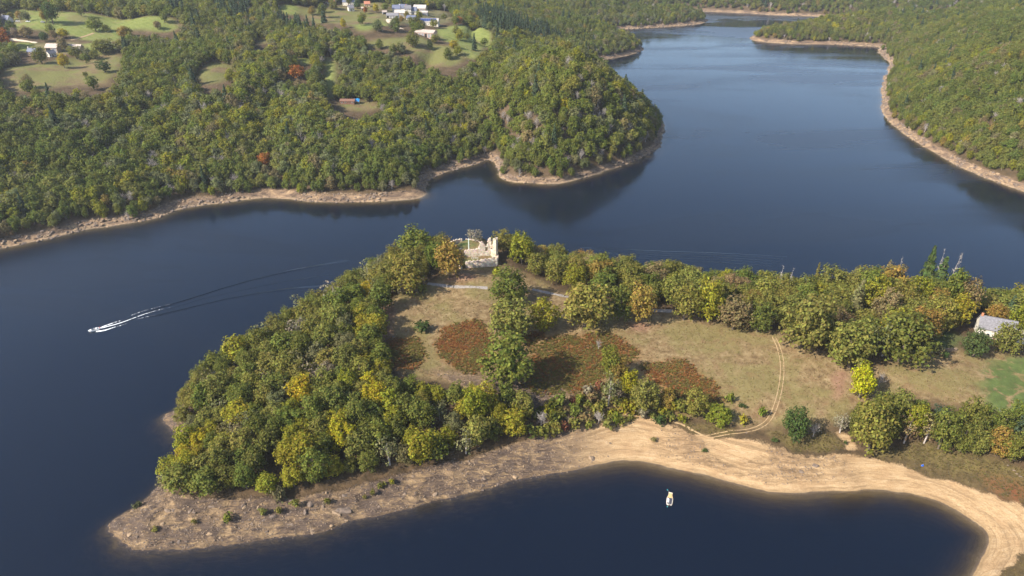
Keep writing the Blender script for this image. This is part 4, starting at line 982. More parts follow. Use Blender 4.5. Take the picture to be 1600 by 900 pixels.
for sx in (-2.3, 2.3):
    for sy, h in ((-1.7, 2.0), (1.7, 3.5)): MB().tube([(sx, sy, -.8), (sx, sy, h)], [.06, .06], 6).build('pole', M_GREYBARK, tp)

# parked cars and pole on the hilltop
def car(u, v, deg, paint, label):
    p = hit(u, v); e = link('parked_car', None, None, p + np.array([0, 0, .05]), R(deg)); tag(e, label, 'car', 'cars parked by the hilltop cottage')
    b = MB(); prof = [(-2.1,.35),(-2.15,.75),(-1.9,.95),(-1.2,1.0),(1.25,.98),(2.1,.8),(2.15,.4)]
    n = len(prof); V = [(x, s*.86, z) for s in (-1, 1) for x, z in prof]
    b.add(V, [(i, i+1, n+i+1, n+i) for i in range(n-1)] + [(n-1, 0, n, 2*n-1)]); c0 = b.n
    for s in (0, n): b.add([V[s+i] for i in range(n)], None, [(0, i, i+1) for i in range(1, n-1)])
    b.build('body', paint, e)
    MB().add([(-1.5,-.8,.98),(.9,-.8,.98),(.9,.8,.98),(-1.5,.8,.98),(-1.2,-.66,1.45),(.2,-.66,1.45),(.2,.66,1.45),(-1.2,.66,1.45)], [(0,1,5,4),(1,2,6,5),(2,3,7,6),(3,0,4,7)]).build('window', M_GLASS, e)
    MB().box(-1.22,.22,-.67,.67,1.43,1.5).build('roof', paint, e)
    for sx in (-1.35, 1.35):
        for sy in (-.86, .86): MB().tube([(sx, sy-.1, .33), (sx, sy+.1, .33)], [.33, .33], 10).build('wheel', M_DARK, e)
M_CARW = solid('white_car_paint', (.72, .72, .72), .3, .03, 1, spec=.5); M_CARS = solid('silver_car_paint', (.5, .5, .52), .3, .03, 1, metal=.4, spec=.5)
car(28, 34, 8, M_CARW, 'white car parked nearest the hilltop cottage'); car(44, 34.5, 2, M_CARW, 'white car parked apart on the hilltop drive'); car(67, 35.5, -14, M_CARS, 'pale car parked by the tall dark field tree')
def pole(u, v, h, label):
    p = hit(u, v); e = link('utility_pole', None, None, p); tag(e, label, 'pole')
    MB().tube([(0,0,-1), (0,0,h)], [.16, .1], 8).build('post', M_GREYBARK, e); MB().box(-.9,.9,-.06,.06,h-.7,h-.55).build('crossbar', M_GREYBARK, e)
pole(33, 38, 8.5, 'pale utility pole by the hilltop cars'); pole(46, 15.5, 9, 'utility pole at the edge of the top field'); pole(543, 127, 8, 'lone pale pole in the hillside wood above the cabin')

# ---------------------------------------------------------------- ruined castle
def stone_mat():
    m, nt, out = new_mat('castle_stone'); N = NT(nt); co = N.n('ShaderNodeTexCoord').outputs['Object']
    vo = N.n('ShaderNodeTexVoronoi'); vo.inputs['Scale'].default_value = 2.6; N.l(co, vo.inputs['Vector'])
    nz = N.noise(0.7, 6, .7, co)
    c = N.ramp(nz, [(.3, (.33, .25, .19)), (.5, (.52, .43, .34)), (.7, (.68, .60, .50))])
    c = N.mix(.35, c, vo.outputs['Color'], 'SOFT_LIGHT')
    c = N.mix(N.remap(N.noise(.45, 5, .7, co), .52, .72, 0, .7), c, (.30, .19, .14))
    p = N.n('ShaderNodeBsdfPrincipled'); N.l(c, p.inputs['Base Color']); p.inputs['Roughness'].default_value = .9
    b = N.n('ShaderNodeBump'); b.inputs['Strength'].default_value = .7; b.inputs['Distance'].default_value = .1; N.l(vo.outputs['Distance'], b.inputs['Height']); N.l(b.outputs[0], p.inputs['Normal'])
    N.l(p.outputs[0], out.inputs[0]); return m
M_STONE = stone_mat()
def masonry(L, H, th, solid_fn, seed, cell=.35, path=None):
    """a rough wall of rubble courses: solid_fn(s, z) tells where stone still stands"""
    r = np.random.default_rng(seed); ns, nz = int(L / cell), int(H / cell)
    S = (np.arange(ns) + .5) * cell; Zc = (np.arange(nz) + .5) * cell
    g = np.array([[bool(solid_fn(s, z)) for s in S] for z in Zc])
    vid = {}; V = []
    def vert(i, j, f):
        k = (i, j, f)
        if k not in vid:
            vid[k] = len(V); s = i * cell + r.normal() * .06; z = j * cell + (r.normal() * .06 if j else -1.0)
            t = (-th / 2 if f == 0 else th / 2) + r.normal() * .05
            if path is None: V.append((s, t, z))
            else:
                (px, py), (nx_, ny_) = path(s); V.append((px + nx_ * t, py + ny_ * t, z))
        return vid[k]
    Q = []
    for j in range(nz):
        for i in range(ns):
            if not g[j, i]: continue
            a = lambda di, dj, f: vert(i + di, j + dj, f)
            Q.append((a(0,0,0), a(1,0,0), a(1,1,0), a(0,1,0))); Q.append((a(1,0,1), a(0,0,1), a(0,1,1), a(1,1,1)))
            if i == 0 or not g[j, i-1]: Q.append((a(0,0,1), a(0,0,0), a(0,1,0), a(0,1,1)))
            if i == ns-1 or not g[j, i+1]: Q.append((a(1,0,0), a(1,0,1), a(1,1,1), a(1,1,0)))
            if j == nz-1 or not g[j+1, i]: Q.append((a(0,1,0), a(1,1,0), a(1,1,1), a(0,1,1)))
    return MB().add(V, Q)
def prof(pts):
    xs, ys = zip(*pts); return lambda s: float(np.interp(s, xs, ys))
C0 = CASTLE
cas = link('castle_ruin', None, None, (C0[0], C0[1], 0), R(8)); tag(cas, 'pale stone castle ruin on the mound above the lake', 'castle ruin')
zt, zm = CZ[1], CZ[2]
# retaining wall in front
tp_ = prof([(0, 3.6), (1.5, 4.0), (6, 4.2), (9, 4.5), (13, 4.9), (14, 5.2), (16.5, 5.0)]); nzz = lambda s, k: .22 * math.sin(s * 3.1 + k) + .15 * math.sin(s * 7.7 + 2 * k)
w1 = masonry(16.5, 6, 1.1, lambda s, z: z < tp_(s) + nzz(s, 1), 1).build('retaining_wall', M_STONE, cas, (-8.2, -.2, CZ[0] - .4))
w1b = masonry(5, 5, 1.1, lambda s, z: z < 4.6 + nzz(s, 2), 2).build('retaining_wall', M_STONE, cas, (8.2, -.3, CZ[0] - .3), R(80))
# gate pier to the left
masonry(3.4, 6, 1.2, lambda s, z: z < 5.2 - .3 * s + nzz(s, 4), 3).build('gate_pier', M_STONE, cas, (-12.4, .4, CZ[0] - .4), R(-55))
# hall wall with gable, window gap and tower
hp = prof([(0, 3.2), (.8, 4.2), (3, 4.6), (6, 4.4), (7.6, 5.0), (8.6, 7.4), (9.6, 8.6), (10.4, 8.0), (11.2, 6.6), (11.8, 6.0), (12.3, 6.2), (12.9, 9.4), (13.8, 10.6), (14.5, 10.4)])
def hall(s, z):
    if 11.1 < s < 12.6 and 3.2 < z < 5.6: return False
    if 13.55 < s < 14.1 and 4.6 < z < 5.8: return False
    return z < hp(s) + .5 * nzz(s, 5)
masonry(14.5, 12, .95, hall, 5).build('hall_wall', M_STONE, cas, (-8.6, 5.4, zt - .5))
tw = prof([(0, 10.2), (.4, 7.0), (1.1, 6.4), (1.5, 10.9), (2.8, 11.1), (3.2, 10.4)])
def tower(s, z):
    if .5 < s < 1.1 and 4.4 < z < 5.6: return False
    return z < tw(s) + .3 * nzz(s, 6)
masonry(3.3, 12, .95, tower, 6).build('tower_wall', M_STONE, cas, (5.7, 4.6, zt - .5), R(-32))
masonry(3.6, 12, .95, lambda s, z: z < 10.8 - .9 * max(0, s - 1.6) ** 1.5 + .3 * nzz(s, 8), 7).build('tower_wall', M_STONE, cas, (8.4, 3.0, zt - .5), R(78))
# low curtain walls round the mound
def arc(cx, cy_, rad, a0, a1):
    def f(s):
        a = a0 + (a1 - a0) * s / (rad * abs(a1 - a0)); return (cx + rad * math.cos(a), cy_ + rad * math.sin(a)), (math.cos(a), math.sin(a))
    return f, rad * abs(a1 - a0)
f, L = arc(-7, 13, 9.5, R(175), R(95)); masonry(L, 2.4, .8, lambda s, z: z < 1.2 + .4 * nzz(s, 9), 9, path=f).build('curtain_wall', M_STONE, cas, (0, 0, zm - .5))
f, L = arc(-7, 13, 9.5, R(85), R(20)); masonry(L, 2.4, .8, lambda s, z: z < 1.0 + .4 * nzz(s, 10), 10, path=f).build('curtain_wall', M_STONE, cas, (0, 0, zm - .7))
masonry(4.5, 2, .8, lambda s, z: z < .9 + .3 * nzz(s, 11), 11).build('curtain_wall', M_STONE, cas, (-12.5, 9.0, zm - .7), R(35))
fp = link('flagpole', None, None, (C0[0] - 6.6, C0[1] + 6.6, zm - .5)); tag(fp, 'tall pale metal pole standing behind the castle hall wall', 'pole')
M_POLE = solid('pale_green_metal', (.52, .60, .55), .5, .08, 2); MB().tube([(0,0,-.3), (0,0,7.6)], [.30, .26], 10).build('shaft', M_POLE, fp); MB().tube([(0,0,7.6), (0,0,7.9)], [.32, .12], 10).build('cap', M_POLE, fp); MB().tube([(0,0,-.3), (0,0,.35)], [.6, .55], 10).build('footing', M_STONE, fp)
rl = link('railing', None, None, (C0[0] - 5, C0[1] + 1.6, zt)); tag(rl, 'low white railing on the castle terrace', 'railing')
for i in range(4): MB().tube([(i*1.1, 0, -.3), (i*1.1, 0, 1.0)], [.05, .05], 6).build('post', M_FRAME, rl)
for z in (.5, .95): MB().tube([(-.05, 0, z), (3.4, 0, z)], [.04, .04], 6).build('rail', M_FRAME, rl)

# ---------------------------------------------------------------- lanes, tracks, garden wall
def ribbon(name, px, width, mat, lift=.07, off=0.0, step=1.2):
    P = np.array([hit(u, v) for u, v in px])[:, :2]
    for _ in range(3):
        Q = [P[0]]
        for a, b in zip(P[:-1], P[1:]): Q += [a * .75 + b * .25, a * .25 + b * .75]
        P = np.array(Q + [P[-1]])
    d = np.r_[0, np.cumsum(np.linalg.norm(np.diff(P, axis=0), axis=1))]; n = max(3, int(d[-1] / step)); t = np.linspace(0, d[-1], n)
    C = np.stack([np.interp(t, d, P[:, 0]), np.interp(t, d, P[:, 1])], 1); T_ = np.gradient(C, axis=0); T_ /= np.linalg.norm(T_, axis=1, keepdims=True); Nn = np.stack([-T_[:, 1], T_[:, 0]], 1)
    wv = width * (1 + .55 * fbm(t, t * 0 + off, 4.0, 3, 5)); rows = []
    for k in np.linspace(-.5, .5, 5):
        q = C + Nn * (off + k * wv)[:, None]; zz = ground(q[:, 0], q[:, 1]) + lift * (1 if abs(k) < .4 else .3); rows.append(np.column_stack([q, zz]))
    V = np.stack(rows, 1).reshape(-1, 3); idx = np.arange(n * 5).reshape(n, 5); q = np.stack([idx[:-1, :-1], idx[:-1, 1:], idx[1:, 1:], idx[1:, :-1]], -1).reshape(-1, 4)[:, ::-1]
    o = link(name, mesh_np(name, V, q, [mat], smooth=True)); tag(o, kind='structure'); return o
M_LANE = solid('worn_asphalt', (.24, .215, .195), .9, .2, 1.5); M_DUST = solid('dusty_track', (.30, .21, .115), .95, .2, 1.0); M_GRAVEL = solid('gravel_road', (.50, .42, .32), .95, .15, .6)
ribbon('lane', [(668,443),(690,446),(720,449),(762,450)], 1.9, M_LANE); ribbon('lane', [(832,452),(850,456),(888,464)], 1.8, M_LANE); ribbon('lane', [(1018,485),(1052,486)], 2.4, M_LANE)
TRK = [(1209,526),(1218,545),(1223,570),(1221,600),(1214,630),(1205,652),(1190,667),(1165,674),(1130,677),(1105,683)]
for o_ in (-.7, .7): ribbon('track', TRK, .36, M_DUST, .04, off=o_)
ribbon('footpath', [(1052,659),(1068,664),(1084,673),(1100,681)], .7, M_DUST)
ribbon('gravel_road', [(608,30),(606,34),(616,40),(633,46)], 5.0, M_GRAVEL, .3, step=3); ribbon('gravel_road', [(12,61),(30,63),(58,67)], 4.0, M_GRAVEL, .3, step=3); ribbon('gravel_road', [(110,63),(128,58),(146,52)], 3.0, M_DUST, .3, step=3)
gp = HP([(1440,553),(1462,549),(1495,548)])
def gpath(s):
    t = s / 16.0; a, b, c = gp; p = (a * (1 - t) ** 2 + 2 * b * t * (1 - t) + c * t * t); return (p[0], p[1]), (0.15, .98)
gz_ = float(ground(np.array([gp[1][0]]), np.array([gp[1][1]]))[0])
gw = masonry(16, 2, .7, lambda s, z: z < 1.3 + .5 * nzz(s, 3), 20, path=gpath).build('garden_wall', solid('field_stone', (.22, .165, .12), .9, .35, 1.5, bump=.4)); gw.location.z = gz_ - .2; tag(gw, 'crumbling dry-stone garden wall below the white house lawn', 'wall')

# ---------------------------------------------------------------- boats
def outline(pts, z0, z1, scale0=1.0):
    m = MB(); n = len(pts); c = np.mean(pts, 0)
    lo = [((p[0]-c[0])*scale0+c[0], (p[1]-c[1])*scale0+c[1], z0) for p in pts]; hi = [(p[0], p[1], z1) for p in pts]
    m.add(lo + hi, [(i, (i+1) % n, n+(i+1) % n, n+i) for i in range(n)]); k = len(lo)
    m.add(hi + [(c[0], c[1], z1)], None, [(i, (i+1) % n, n) for i in range(n)]); return m
M_TAN = solid('tan_deck', (.55, .36, .16), .7, .12, 2); M_NAVY = solid('dark_cover', (.05, .05, .065), .5, .2, 2); M_BWHITE = solid('white_gelcoat', (.80, .80, .78), .3, .05, 2, spec=.5); M_CREAMB = solid('pale_gunwale', (.60, .54, .46), .5, .15, 3); M_TEAL = solid('teal_plastic', (.04, .35, .36), .4, .1, 2); M_BLACK = solid('black_rubber', (.02, .02, .02), .5, .1, 2)
bp = on_plane(1046.5, 781)
fb = link('fishing_boat', None, None, (bp[0], bp[1], 0), math.atan2(6.6, 2.0)); fb.scale = (.88,) * 3; tag(fb, 'moored fishing boat with tan foredeck and dark cover in the bay', 'boat')
H_ = [(-3.3,-.95),(-3.4,0),(-3.3,.95),(-2,1.2),(0.3,1.25),(1.2,1.0),(2.2,.75),(3.0,.72),(3.5,.8),(3.5,-.8),(3.0,-.72),(2.2,-.75),(1.2,-1.0),(.3,-1.25),(-2,-1.2)]
outline(H_, -.25, .42, .86).build('hull', M_CREAMB, fb)
outline([(.75,1.02),(1.2,.92),(2.2,.66),(3.3,.66),(3.3,-.66),(2.2,-.66),(1.2,-.92),(.75,-1.02)], .424, .5).build('foredeck', M_TAN, fb)
MB().box(3.18,3.5,-.78,.78,.504,.58).build('bow_plate', M_CREAMB, fb)
outline([(-2.75,.85),(.55,1.0),(.55,-1.0),(-2.75,-.85)], .424, .56).build('cover', M_NAVY, fb)
outline([(-2.0,.86),(-.5,.92),(-.1,.62),(-.5,.25),(-2.0,.2)], .564, .85).build('console', M_BWHITE, fb)
for i in range(5): MB().box(-2.6+i*.66, -2.2+i*.66, -1.16, -.98, .43, .66).build('fender', M_CREAMB, fb)
MB().box(-3.3,-2.9,-.9,.9,.43,.64).build('stern_seat', M_CREAMB, fb)
om = MB().box(-3.75,-3.4,-.25,.25,.1,.95).build('outboard_motor', M_BLACK, fb); MB().tube([(-3.6,.1,.8),(-4.5,.55,.75)], [.05,.05], 6).build('tiller', M_GREYBARK, om); MB().box(-4.75,-4.45,.45,.75,.62,.86).build('tiller_grip', M_TEAL, om)
tm_ = MB().tube([(3.4,.5,.7),(4.1,1.35,.9)], [.045,.045], 6).build('trolling_motor', M_GREYBARK, fb); MB().box(4.0,4.35,1.25,1.6,.78,1.05).build('motor_head', M_TEAL, tm_)
# motor boat under way
q0, q1 = on_plane(147, 516.5), on_plane(258, 484); hd = math.atan2(q0[1] - q1[1], q0[0] - q1[0])
mb = link('motorboat', None, None, (q0[0], q0[1], .1), hd); mb.rotation_euler = (0, R(-4), hd); tag(mb, 'small white motorboat speeding away from the point trailing a wake', 'boat')
outline([(-2.4,-.95),(-2.4,.95),(.3,1.0),(1.6,.7),(2.6,0),(1.6,-.7),(.3,-1.0)], -.25, .62, .8).build('hull', M_BWHITE, mb)
outline([(-2.1,-.7),(-2.1,.7),(.2,.75),(.2,-.75)], .624, .66).build('cockpit', M_GREYB, mb)
MB().add([(.3,-.75,.63),(.3,.75,.63),(1.1,.55,.63),(1.1,-.55,.63),(.1,-.65,1.15),(.1,.65,1.15)], [(3,2,5,4)], [(0,3,4),(1,5,2)]).build('windscreen', M_GLASS, mb)
MB().box(-1.4,-.7,-.5,.5,.664,1.0).build('seat', M_BWHITE, mb); MB().box(-2.75,-2.35,-.3,.3,.2,1.05).build('outboard_motor', solid('red_cowl', (.35,.04,.04), .4), mb)
# wake: foam streaks and standing ridges of water
def foam_mat():
    m, nt, out = new_mat('foam'); N = NT(nt); pos = N.n('ShaderNodeNewGeometry').outputs['Position']; a = N.attr('dens').outputs['Fac']
    f = N.remap(N.math('ADD', a, N.math('MULTIPLY', N.math('SUBTRACT', N.noise(1.2, 5, .75, pos), .5), 1.9)), .40, .62)
    d = N.n('ShaderNodeBsdfDiffuse'); d.inputs['Color'].default_value = (.78, .80, .82, 1); t = N.n('ShaderNodeBsdfTransparent'); mx = N.n('ShaderNodeMixShader')
    N.l(f, mx.inputs[0]); N.l(t.outputs[0], mx.inputs[1]); N.l(d.outputs[0], mx.inputs[2]); N.l(mx.outputs[0], out.inputs[0]); return m
M_FOAM = foam_mat()
wk = link('boat_wake', None, None, (0, 0, 0)); tag(wk, 'white foam wake trailing behind the speeding motorboat', 'wake')
def strip(px, w0, w1, d0, d1, name, mat, h=.05, parent=wk, n=60):
    P = np.array([on_plane(u, v)[:2] for u, v in px]); d = np.r_[0, np.cumsum(np.linalg.norm(np.diff(P, axis=0), axis=1))]; t = np.linspace(0, d[-1], n)
    C = np.stack([np.interp(t, d, P[:, 0]), np.interp(t, d, P[:, 1])], 1)
    C = C + .25 * np.stack([fbm(t, t * 0, 5, 2, 3), fbm(t, t * 0 + 9, 5, 2, 4)], 1); T_ = np.gradient(C, axis=0); T_ /= np.linalg.norm(T_, axis=1, keepdims=True); Nn = np.stack([-T_[:, 1], T_[:, 0]], 1)
    f = t / d[-1]; wv = (w0 + (w1 - w0) * f); ks = np.linspace(-1, 1, 7); V = []; A = []
    env = np.minimum(1, np.minimum(f * 8, (1 - f) * 3))
    for k in ks:
        q = C + Nn * (k * wv * .5)[:, None]; V.append(np.column_stack([q, .012 + h * env * math.cos(k * math.pi / 2) ** 2])); A.append((d0 + (d1 - d0) * f) * math.cos(k * math.pi / 2) ** .5 if abs(k) < 1 else f * 0)
    V = np.stack(V, 1).reshape(-1, 3); idx = np.arange(n * 7).reshape(n, 7); q = np.stack([idx[:-1, :-1], idx[:-1, 1:], idx[1:, 1:], idx[1:, :-1]], -1).reshape(-1, 4)
    me = mesh_np(name, V, q, [mat], smooth=True); at = me.attributes.new('dens', 'FLOAT', 'POINT'); at.data.foreach_set('value', np.stack(A, 1).astype(np.float32).ravel()); return link(name, me, parent)
strip([(152,514.5),(180,507),(200,500.5),(225,491),(245,485),(270,479)], .9, .7, 1.1, .3, 'foam_streak', M_FOAM, .12)
strip([(150,515),(165,509),(180,503.5),(198,498)], 1.3, .7, 1.0, .3, 'foam_streak', M_FOAM, .15)
strip([(150,518),(165,516),(180,511),(200,505)], 1.5, .5, 1.1, .3, 'foam_streak', M_FOAM, .15)
strip([(205,492.5),(218,488),(232,483.5),(250,479),(275,473)], .4, .5, .6, .3, 'foam_streak', M_FOAM, .1); strip([(215,498.5),(228,495.5),(248,491)], .4, .4, .6, .3, 'foam_streak', M_FOAM, .1)
def ridge_mat():
    m, nt, out = new_mat('wave_water'); N = NT(nt); p = N.n('ShaderNodeBsdfPrincipled'); p.inputs['Base Color'].default_value = (.006, .011, .022, 1); p.inputs['Roughness'].default_value = .12; p.inputs['IOR'].default_value = 1.33; N.l(p.outputs[0], out.inputs[0]); return m
M_RIDGE = ridge_mat()
strip([(200,496),(250,481),(300,466),(350,450),(400,436),(460,422),(545,407)], .6, 3.0, 1, 1, 'wave_ridge', M_RIDGE, .42, n=90)
strip([(205,501),(250,492),(300,480),(350,468),(400,459),(450,452),(505,447)], .6, 3.2, 1, 1, 'wave_ridge', M_RIDGE, .46, n=90)
strip([(260,484),(320,466),(380,453),(440,441),(520,428)], .3, .8, 1, 1, 'wave_ridge', M_RIDGE, .08, n=70)
ow = link('old_wake', None, None, (0, 0, 0)); tag(ow, 'fading ripples of an older wake beyond the belt of trees', 'wake')
for i, (dv, w) in enumerate([(0, 1.3), (3, .9), (6.5, .9), (10, .8), (14, .8)]):
    strip([(905 + 12 * i, 387 + dv * .6), (960 + 10 * i, 389 + dv), (1040, 393 + dv), (1110, 395 + dv), (1190 - 6 * i, 399 + dv), (1230 - 6 * i, 402 + dv)], w, w, 1, 1, 'wave_ridge', M_RIDGE, .09, ow, 80)

# ---------------------------------------------------------------- small things on the shore
p = hit(1441, 728); tent = link('beach_tent', None, None, p, R(20)); tent.scale = (.65,) * 3; tag(tent, 'tiny bright blue tent-like shelter on the sand', 'tent')
MB().add([(-.6,-.5,-.05),(.6,-.5,-.05),(.6,.5,-.05),(-.6,.5,-.05),(-.5,0,.95),(.5,0,.95)], [(0,1,5,4),(2,3,4,5)], [(1,2,5),(3,0,4)]).build('canopy', solid('blue_nylon', (.03,.12,.55), .5), tent); MB().tube([(-.6,0,.96),(.6,0,.96)], [.03,.03], 6).build('ridge_pole', M_FRAME, tent)
def rock_proto(seed, flat=.5):
    r = np.random.default_rng(seed); bm = bmesh.new(); bmesh.ops.create_icosphere(bm, subdivisions=2, radius=1.0); k = r.normal(size=(9, 3)); k /= np.linalg.norm(k, axis=1, keepdims=True); o_ = r.uniform(.5, .9, 9)
    V = np.array([v.co[:] for v in bm.verts])
    for a, b in zip(k, o_):
        dd = V @ a - b; V = V - np.where(dd > 0, dd, 0)[:, None] * a
    V = V * np.array([1, .72, flat]) + r.normal(size=V.shape) * .025; F = np.array([[v.index for v in f.verts] for f in bm.faces]); bm.free(); return V, F
def rock_mat():
    m, nt, out = new_mat('schist'); N = NT(nt); pos = N.n('ShaderNodeNewGeometry').outputs['Position']; oi = N.n('ShaderNodeObjectInfo').outputs['Random']
    c = N.ramp(N.noise(1.3, 5, .7, pos), [(.3, (.06, .046, .038)), (.5, (.125, .092, .072)), (.7, (.21, .155, .11))]); c = N.mix(N.remap(oi, .45, 1, 0, .7), c, (.30, .205, .115))
    p = N.n('ShaderNodeBsdfPrincipled'); N.l(c, p.inputs['Base Color']); p.inputs['Roughness'].default_value = .9; N.l(p.outputs[0], out.inputs[0]); return m
M_ROCK = rock_mat(); ROCKS = []
for i in range(6):
    V, F = rock_proto(400 + i, [.5, .35, .65, .45, .3, .6][i]); ROCKS.append(mesh_np('rock', V, F, [M_ROCK]))
rr = random.Random(77)
def rock(x, y, s, rz=None, tilt=.25, mesh=None):
    z = float(ground(np.array([x]), np.array([y]))[0]); o = link('rock', mesh or rr.choice(ROCKS), gA, (x, y, z - .12 * s)); o.rotation_euler = (rr.uniform(-tilt, tilt), rr.uniform(-tilt, tilt), rr.uniform(0, 6.28) if rz is None else rz); o.scale = (s, s * rr.uniform(.7, 1.1), s * rr.uniform(.7, 1.1)); return o
for (u, v, s) in [(535,793,5.2),(525,800,3.0),(452,818,2.4),(330,790,1.8),(262,797,1.6),(270,795,1.4),(1275,727,1.5),(1252,737,1.2),(1225,756,1.1),(615,526,.9),(693,483,.6),(1585,735,.8),(1590,740,.9),(1594,744,.7),(1575,727,.5),(1166,676,.5)]:
    p = hit(u, v); rock(p[0], p[1], s, R(-25) + rr.uniform(-.3, .3), .12, ROCKS[4] if s > 2 else None)
n = 0
while n < 110:
    x_, y_ = rr.uniform(-130, 40), rr.uniform(150, 215); z_ = float(TA.h(np.array([x_]), np.array([y_]))[0])
    if not (-.1 < z_ < 5) or float(TA.look(A_attrs['shore'], np.array([x_]), np.array([y_]), 0)[0]) < .6 or rr.random() > (1.0 if x_ < -30 else .35): continue
    rock(x_, y_, rr.choice([.5, .6, .8, .8, 1.1, 1.5]) * rr.uniform(.8, 1.2)); n += 1

# ---------------------------------------------------------------- ground stuff: stones, bracken, dry grass, heath
st_col = bpy.data.collections.new('stone_sources')
for i in range(6): st_col.objects.link(bpy.data.objects.new(f's{i}_source', ROCKS[i]))
def tuft_proto(seed, n=14, h=.8, wdt=.35, droop=.5):
    r = np.random.default_rng(seed); V = []; Q = []
    for i in range(n):
        th = r.uniform(0, 6.28); L = h * r.uniform(.6, 1.1); b = r.normal(size=2) * .12; d = np.array([math.cos(th), math.sin(th)]); s = np.array([-d[1], d[0]]) * wdt * .5 * r.uniform(.6, 1.2)
        p0 = np.array([*b, 0]); p1 = np.array([*(b + d * L * droop * .5), L * .7]); p2 = np.array([*(b + d * L * droop * 1.2), L * .8]); s3 = np.array([*s, 0]); k = len(V)
        V += [p0 - s3 * .5, p0 + s3 * .5, p1 - s3, p1 + s3, p2 - s3 * .5, p2 + s3 * .5]; Q += [(k, k+1, k+3, k+2), (k+2, k+3, k+5, k+4)]
    return np.array(V), np.array(Q)
tf_col = bpy.data.collections.new('tuft_sources')
for i in range(4): tf_col.objects.link(bpy.data.objects.new(f'f{i}_source', mesh_np('fern', *tuft_proto(500 + i, 14, .95, .42, .55), [M_LEAF_I])))
gr_col = bpy.data.collections.new('grass_sources')
for i in range(4): gr_col.objects.link(bpy.data.objects.new(f'g{i}_source', mesh_np('grass', *tuft_proto(520 + i, 12, .5, .13, .5), [M_LEAF_I])))
def fill(mask, count, seed, box=(-175, 118, 470, 425), thr=.5):
    r = np.random.default_rng(seed); x = r.uniform(box[0], box[2], count); y = r.uniform(box[1], box[3], count); m = TA.look(mask, x, y, 0); k = m > thr + r.uniform(-.3, .3, count)
    u, v = pixel_of(x, y, TA.h(x, y)); k &= (u > -60) & (u < 1660) & (v < 960); return x[k], y[k], TA.h(x[k], y[k]), r
def stuff(name, mask, count, seed, coll, cols, size, label, nproto=4, zs=(.8, 1.2), sink=.05, thr=.5, drift=10):
    x, y, z, r = fill(mask, count, seed, thr=thr); n = len(x); s = r.uniform(*size, n); dr = fbm(x, y, drift, 3, seed)
    w = np.stack([c[1] * np.exp(c[2] * dr * 2.5) for c in cols]); cw = np.cumsum(w / w.sum(0), 0); ci = np.clip((r.random(n)[None] > cw).sum(0), 0, len(cols) - 1)
    tint = np.array([c[0] for c in cols])[ci] * r.uniform(.8, 1.2, (n, 1)); rot = np.zeros((n, 3)); rot[:, 2] = r.uniform(0, 6.28, n); rot[:, :2] = r.normal(size=(n, 2)) * .12
    return gn_scatter(name, np.stack([x, y, z - sink], 1), np.stack([s, s, s * r.uniform(*zs, n)], 1), rot, r.integers(0, nproto, n), tint, label, coll)
stuff('bracken', A_attrs['bracken'] * (1 - .0 * A_attrs['bracken']), 800000, 61, tf_col, [((.225, .098, .034), .5, 1.3), ((.195, .118, .040), .3, .2), ((.145, .125, .036), .5, -1.5), ((.125, .085, .045), .15, 0)], (.45, .8), 'rust-red and olive bracken covering the meadow slopes')
stuff('heath', A_attrs['scrub'], 420000, 63, tf_col, [((.125, .095, .042), .4, -.5), ((.135, .118, .04), .4, .5), ((.16, .12, .07), .2, 0)], (.22, .5), 'low brown heath above the beach')
stuff('dry_grass', A_attrs['meadow'] * (1 - A_attrs['bracken']) * (1 - A_attrs['green']), 160000, 65, gr_col, [((.27, .20, .11), .5, .4), ((.22, .155, .08), .3, -.4), ((.16, .15, .05), .2, 0)], (.42, .85), 'tussocks of dry straw-coloured grass on the meadow')
stuff('stones', A_attrs['shore'] * np.clip(A_attrs['rock'] * 1.0 + .12, 0, 1) * (TA.Z > -.4), 160000, 67, st_col, [((.2, .15, .1), 1, 0)], (.14, .42), 'loose stones strewn over the bare shore', 6, (.6, 1.1), .0, .55)
CONIF_PX = [[(430,30),(450,26),(540,34),(545,50),(520,58),(440,55)], [(740,26),(790,30),(840,50),(870,55),(880,64),(820,66),(770,60),(745,44)], [(715,60),(745,66),(742,92),(716,92)], [(262,6),(290,6),(290,26),(262,26)], [(330,0),(380,0),(400,30),(350,40)], [(580,2),(600,2),(600,12),(580,12)]]
CONIF_POLY = [smooth_poly(HP(px), 1) for px in CONIF_PX]
def conifB(x, y):
    m = np.zeros(x.shape, bool)
    for p in CONIF_POLY: m |= in_poly(p, x, y)
    return m
CLEAR_PX = [np.array(px, float) for l in FIELD.values() for px in l]
for (u, v, w, h) in [(547,160,34,16),(54,84,18,10),(84,80,18,10),(120,78,18,9),(666,54,44,18),(671,36,40,16),(618,24,36,14),(640,20,60,14),(12,32,26,12),(540,8,60,14),(414,258,14,20),(466,118,26,18),(601,20,10,8)]:
    CLEAR_PX.append(np.array([(u-w/2,v-h*.7),(u+w/2,v-h*.7),(u+w/2,v+h*.3),(u-w/2,v+h*.3)], float))
def skipB(x, y, z, s):
    m = open_land(x, y)
    lone = np.random.default_rng(3).random(len(x)) < .022
    for k in (.35, .75, 1.0):
        u, v = pixel_of(x, y, z + 10.5 * s * k)
        for px in CLEAR_PX:
            for du in (-4, 0, 4): m |= in_poly(px, u + du, v)
    m &= ~(lone & (s < 1.35))
    for a, b, c in PLACED:
        if b > 330: m |= (x - a) ** 2 + (y - b) ** 2 < (c * 0.9 + 2.5) ** 2
    return m
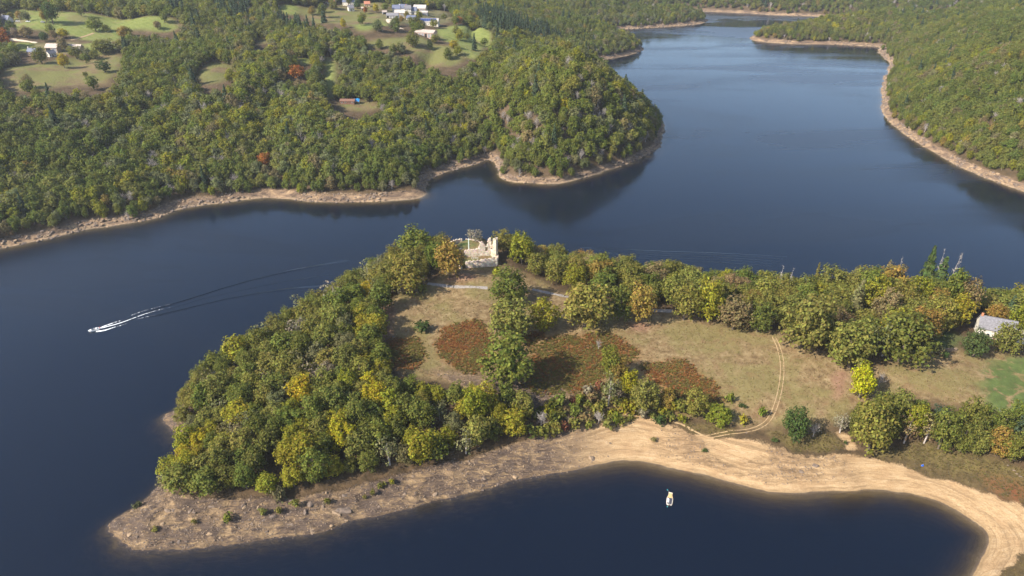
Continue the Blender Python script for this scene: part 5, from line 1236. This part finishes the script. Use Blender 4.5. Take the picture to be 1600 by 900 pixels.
woodland('woodland', TB, 6.2, 41, 'mixed autumn wood covering the steep hills across the lake', [('green', .40, -1), ('olive', .34, 0), ('yellow-green', .07, 1, .4), ('grey-green', .14, -.3), ('ochre', .012, .8), ('brown', .03, .5), ('yellow', .008, 1)], (0.95, 1.5), 2.3, skipB, conifB, dome=lambda x, y: np.exp(-((x - 45) / 75) ** 2 - ((y - 560) / 90) ** 2))
woodland('woodland', TC, 6.0, 43, 'olive and russet wood on the hillside along the eastern shore', [('green', .36, -1), ('olive', .42, .2), ('yellow-green', .06, 1), ('ochre', .012, 1), ('brown', .05, .8), ('yellow', .004, 1)], (0.92, 1.35), 2.3)
woodland('woodland', TD, 9.5, 47, 'bluish distant wood behind the head of the lake', [('green', .5, -.5), ('olive', .35, .4), ('brown', .06, .6), ('ochre', .04, .6)], (1.15, 1.7), 3.0, vmin=-40)

def shore_stones(T, count, seed, label):
    r = np.random.default_rng(seed); x = r.uniform(T.X.min(), T.X.max(), count); y = r.uniform(T.Y.min(), T.Y.max(), count); z = T.h(x, y); u, v = pixel_of(x, y, z)
    k = (z > -.2) & (z < 3.6) & (u > -50) & (u < 1650) & (fbm(x, y, 40, 3, seed) > -.15); x, y, z = x[k], y[k], z[k]; n = len(x); s = r.uniform(.5, 1.7, n) ** 1.3
    gn_scatter('stones', np.stack([x, y, z - .1], 1), np.stack([s, s, s * .8], 1), np.column_stack([r.normal(size=(n, 2)) * .3, r.uniform(0, 6.28, n)]), r.integers(0, 6, n), np.tile((.2, .15, .1), (n, 1)), label, st_col)
shore_stones(TB, 400000, 71, 'broken rock along the foot of the wooded hills'); shore_stones(TC, 260000, 73, 'broken rock along the foot of the eastern hillside')
# ---------------------------------------------------------------- the air
m, nt, out = new_mat('haze'); N = NT(nt)
pv = N.n('ShaderNodeVolumePrincipled'); pv.inputs['Color'].default_value = (0.86, 0.91, 1.0, 1); pv.inputs['Density'].default_value = 0.00006; pv.inputs['Anisotropy'].default_value = 0.2
N.l(pv.outputs[0], out.inputs['Volume'])
hz = MB().box(-6100, 6100, -2600, 8600, -16.5, 330).build('haze', m); tag(hz, kind='stuff', label='thin pale haze hanging over lake and hills')
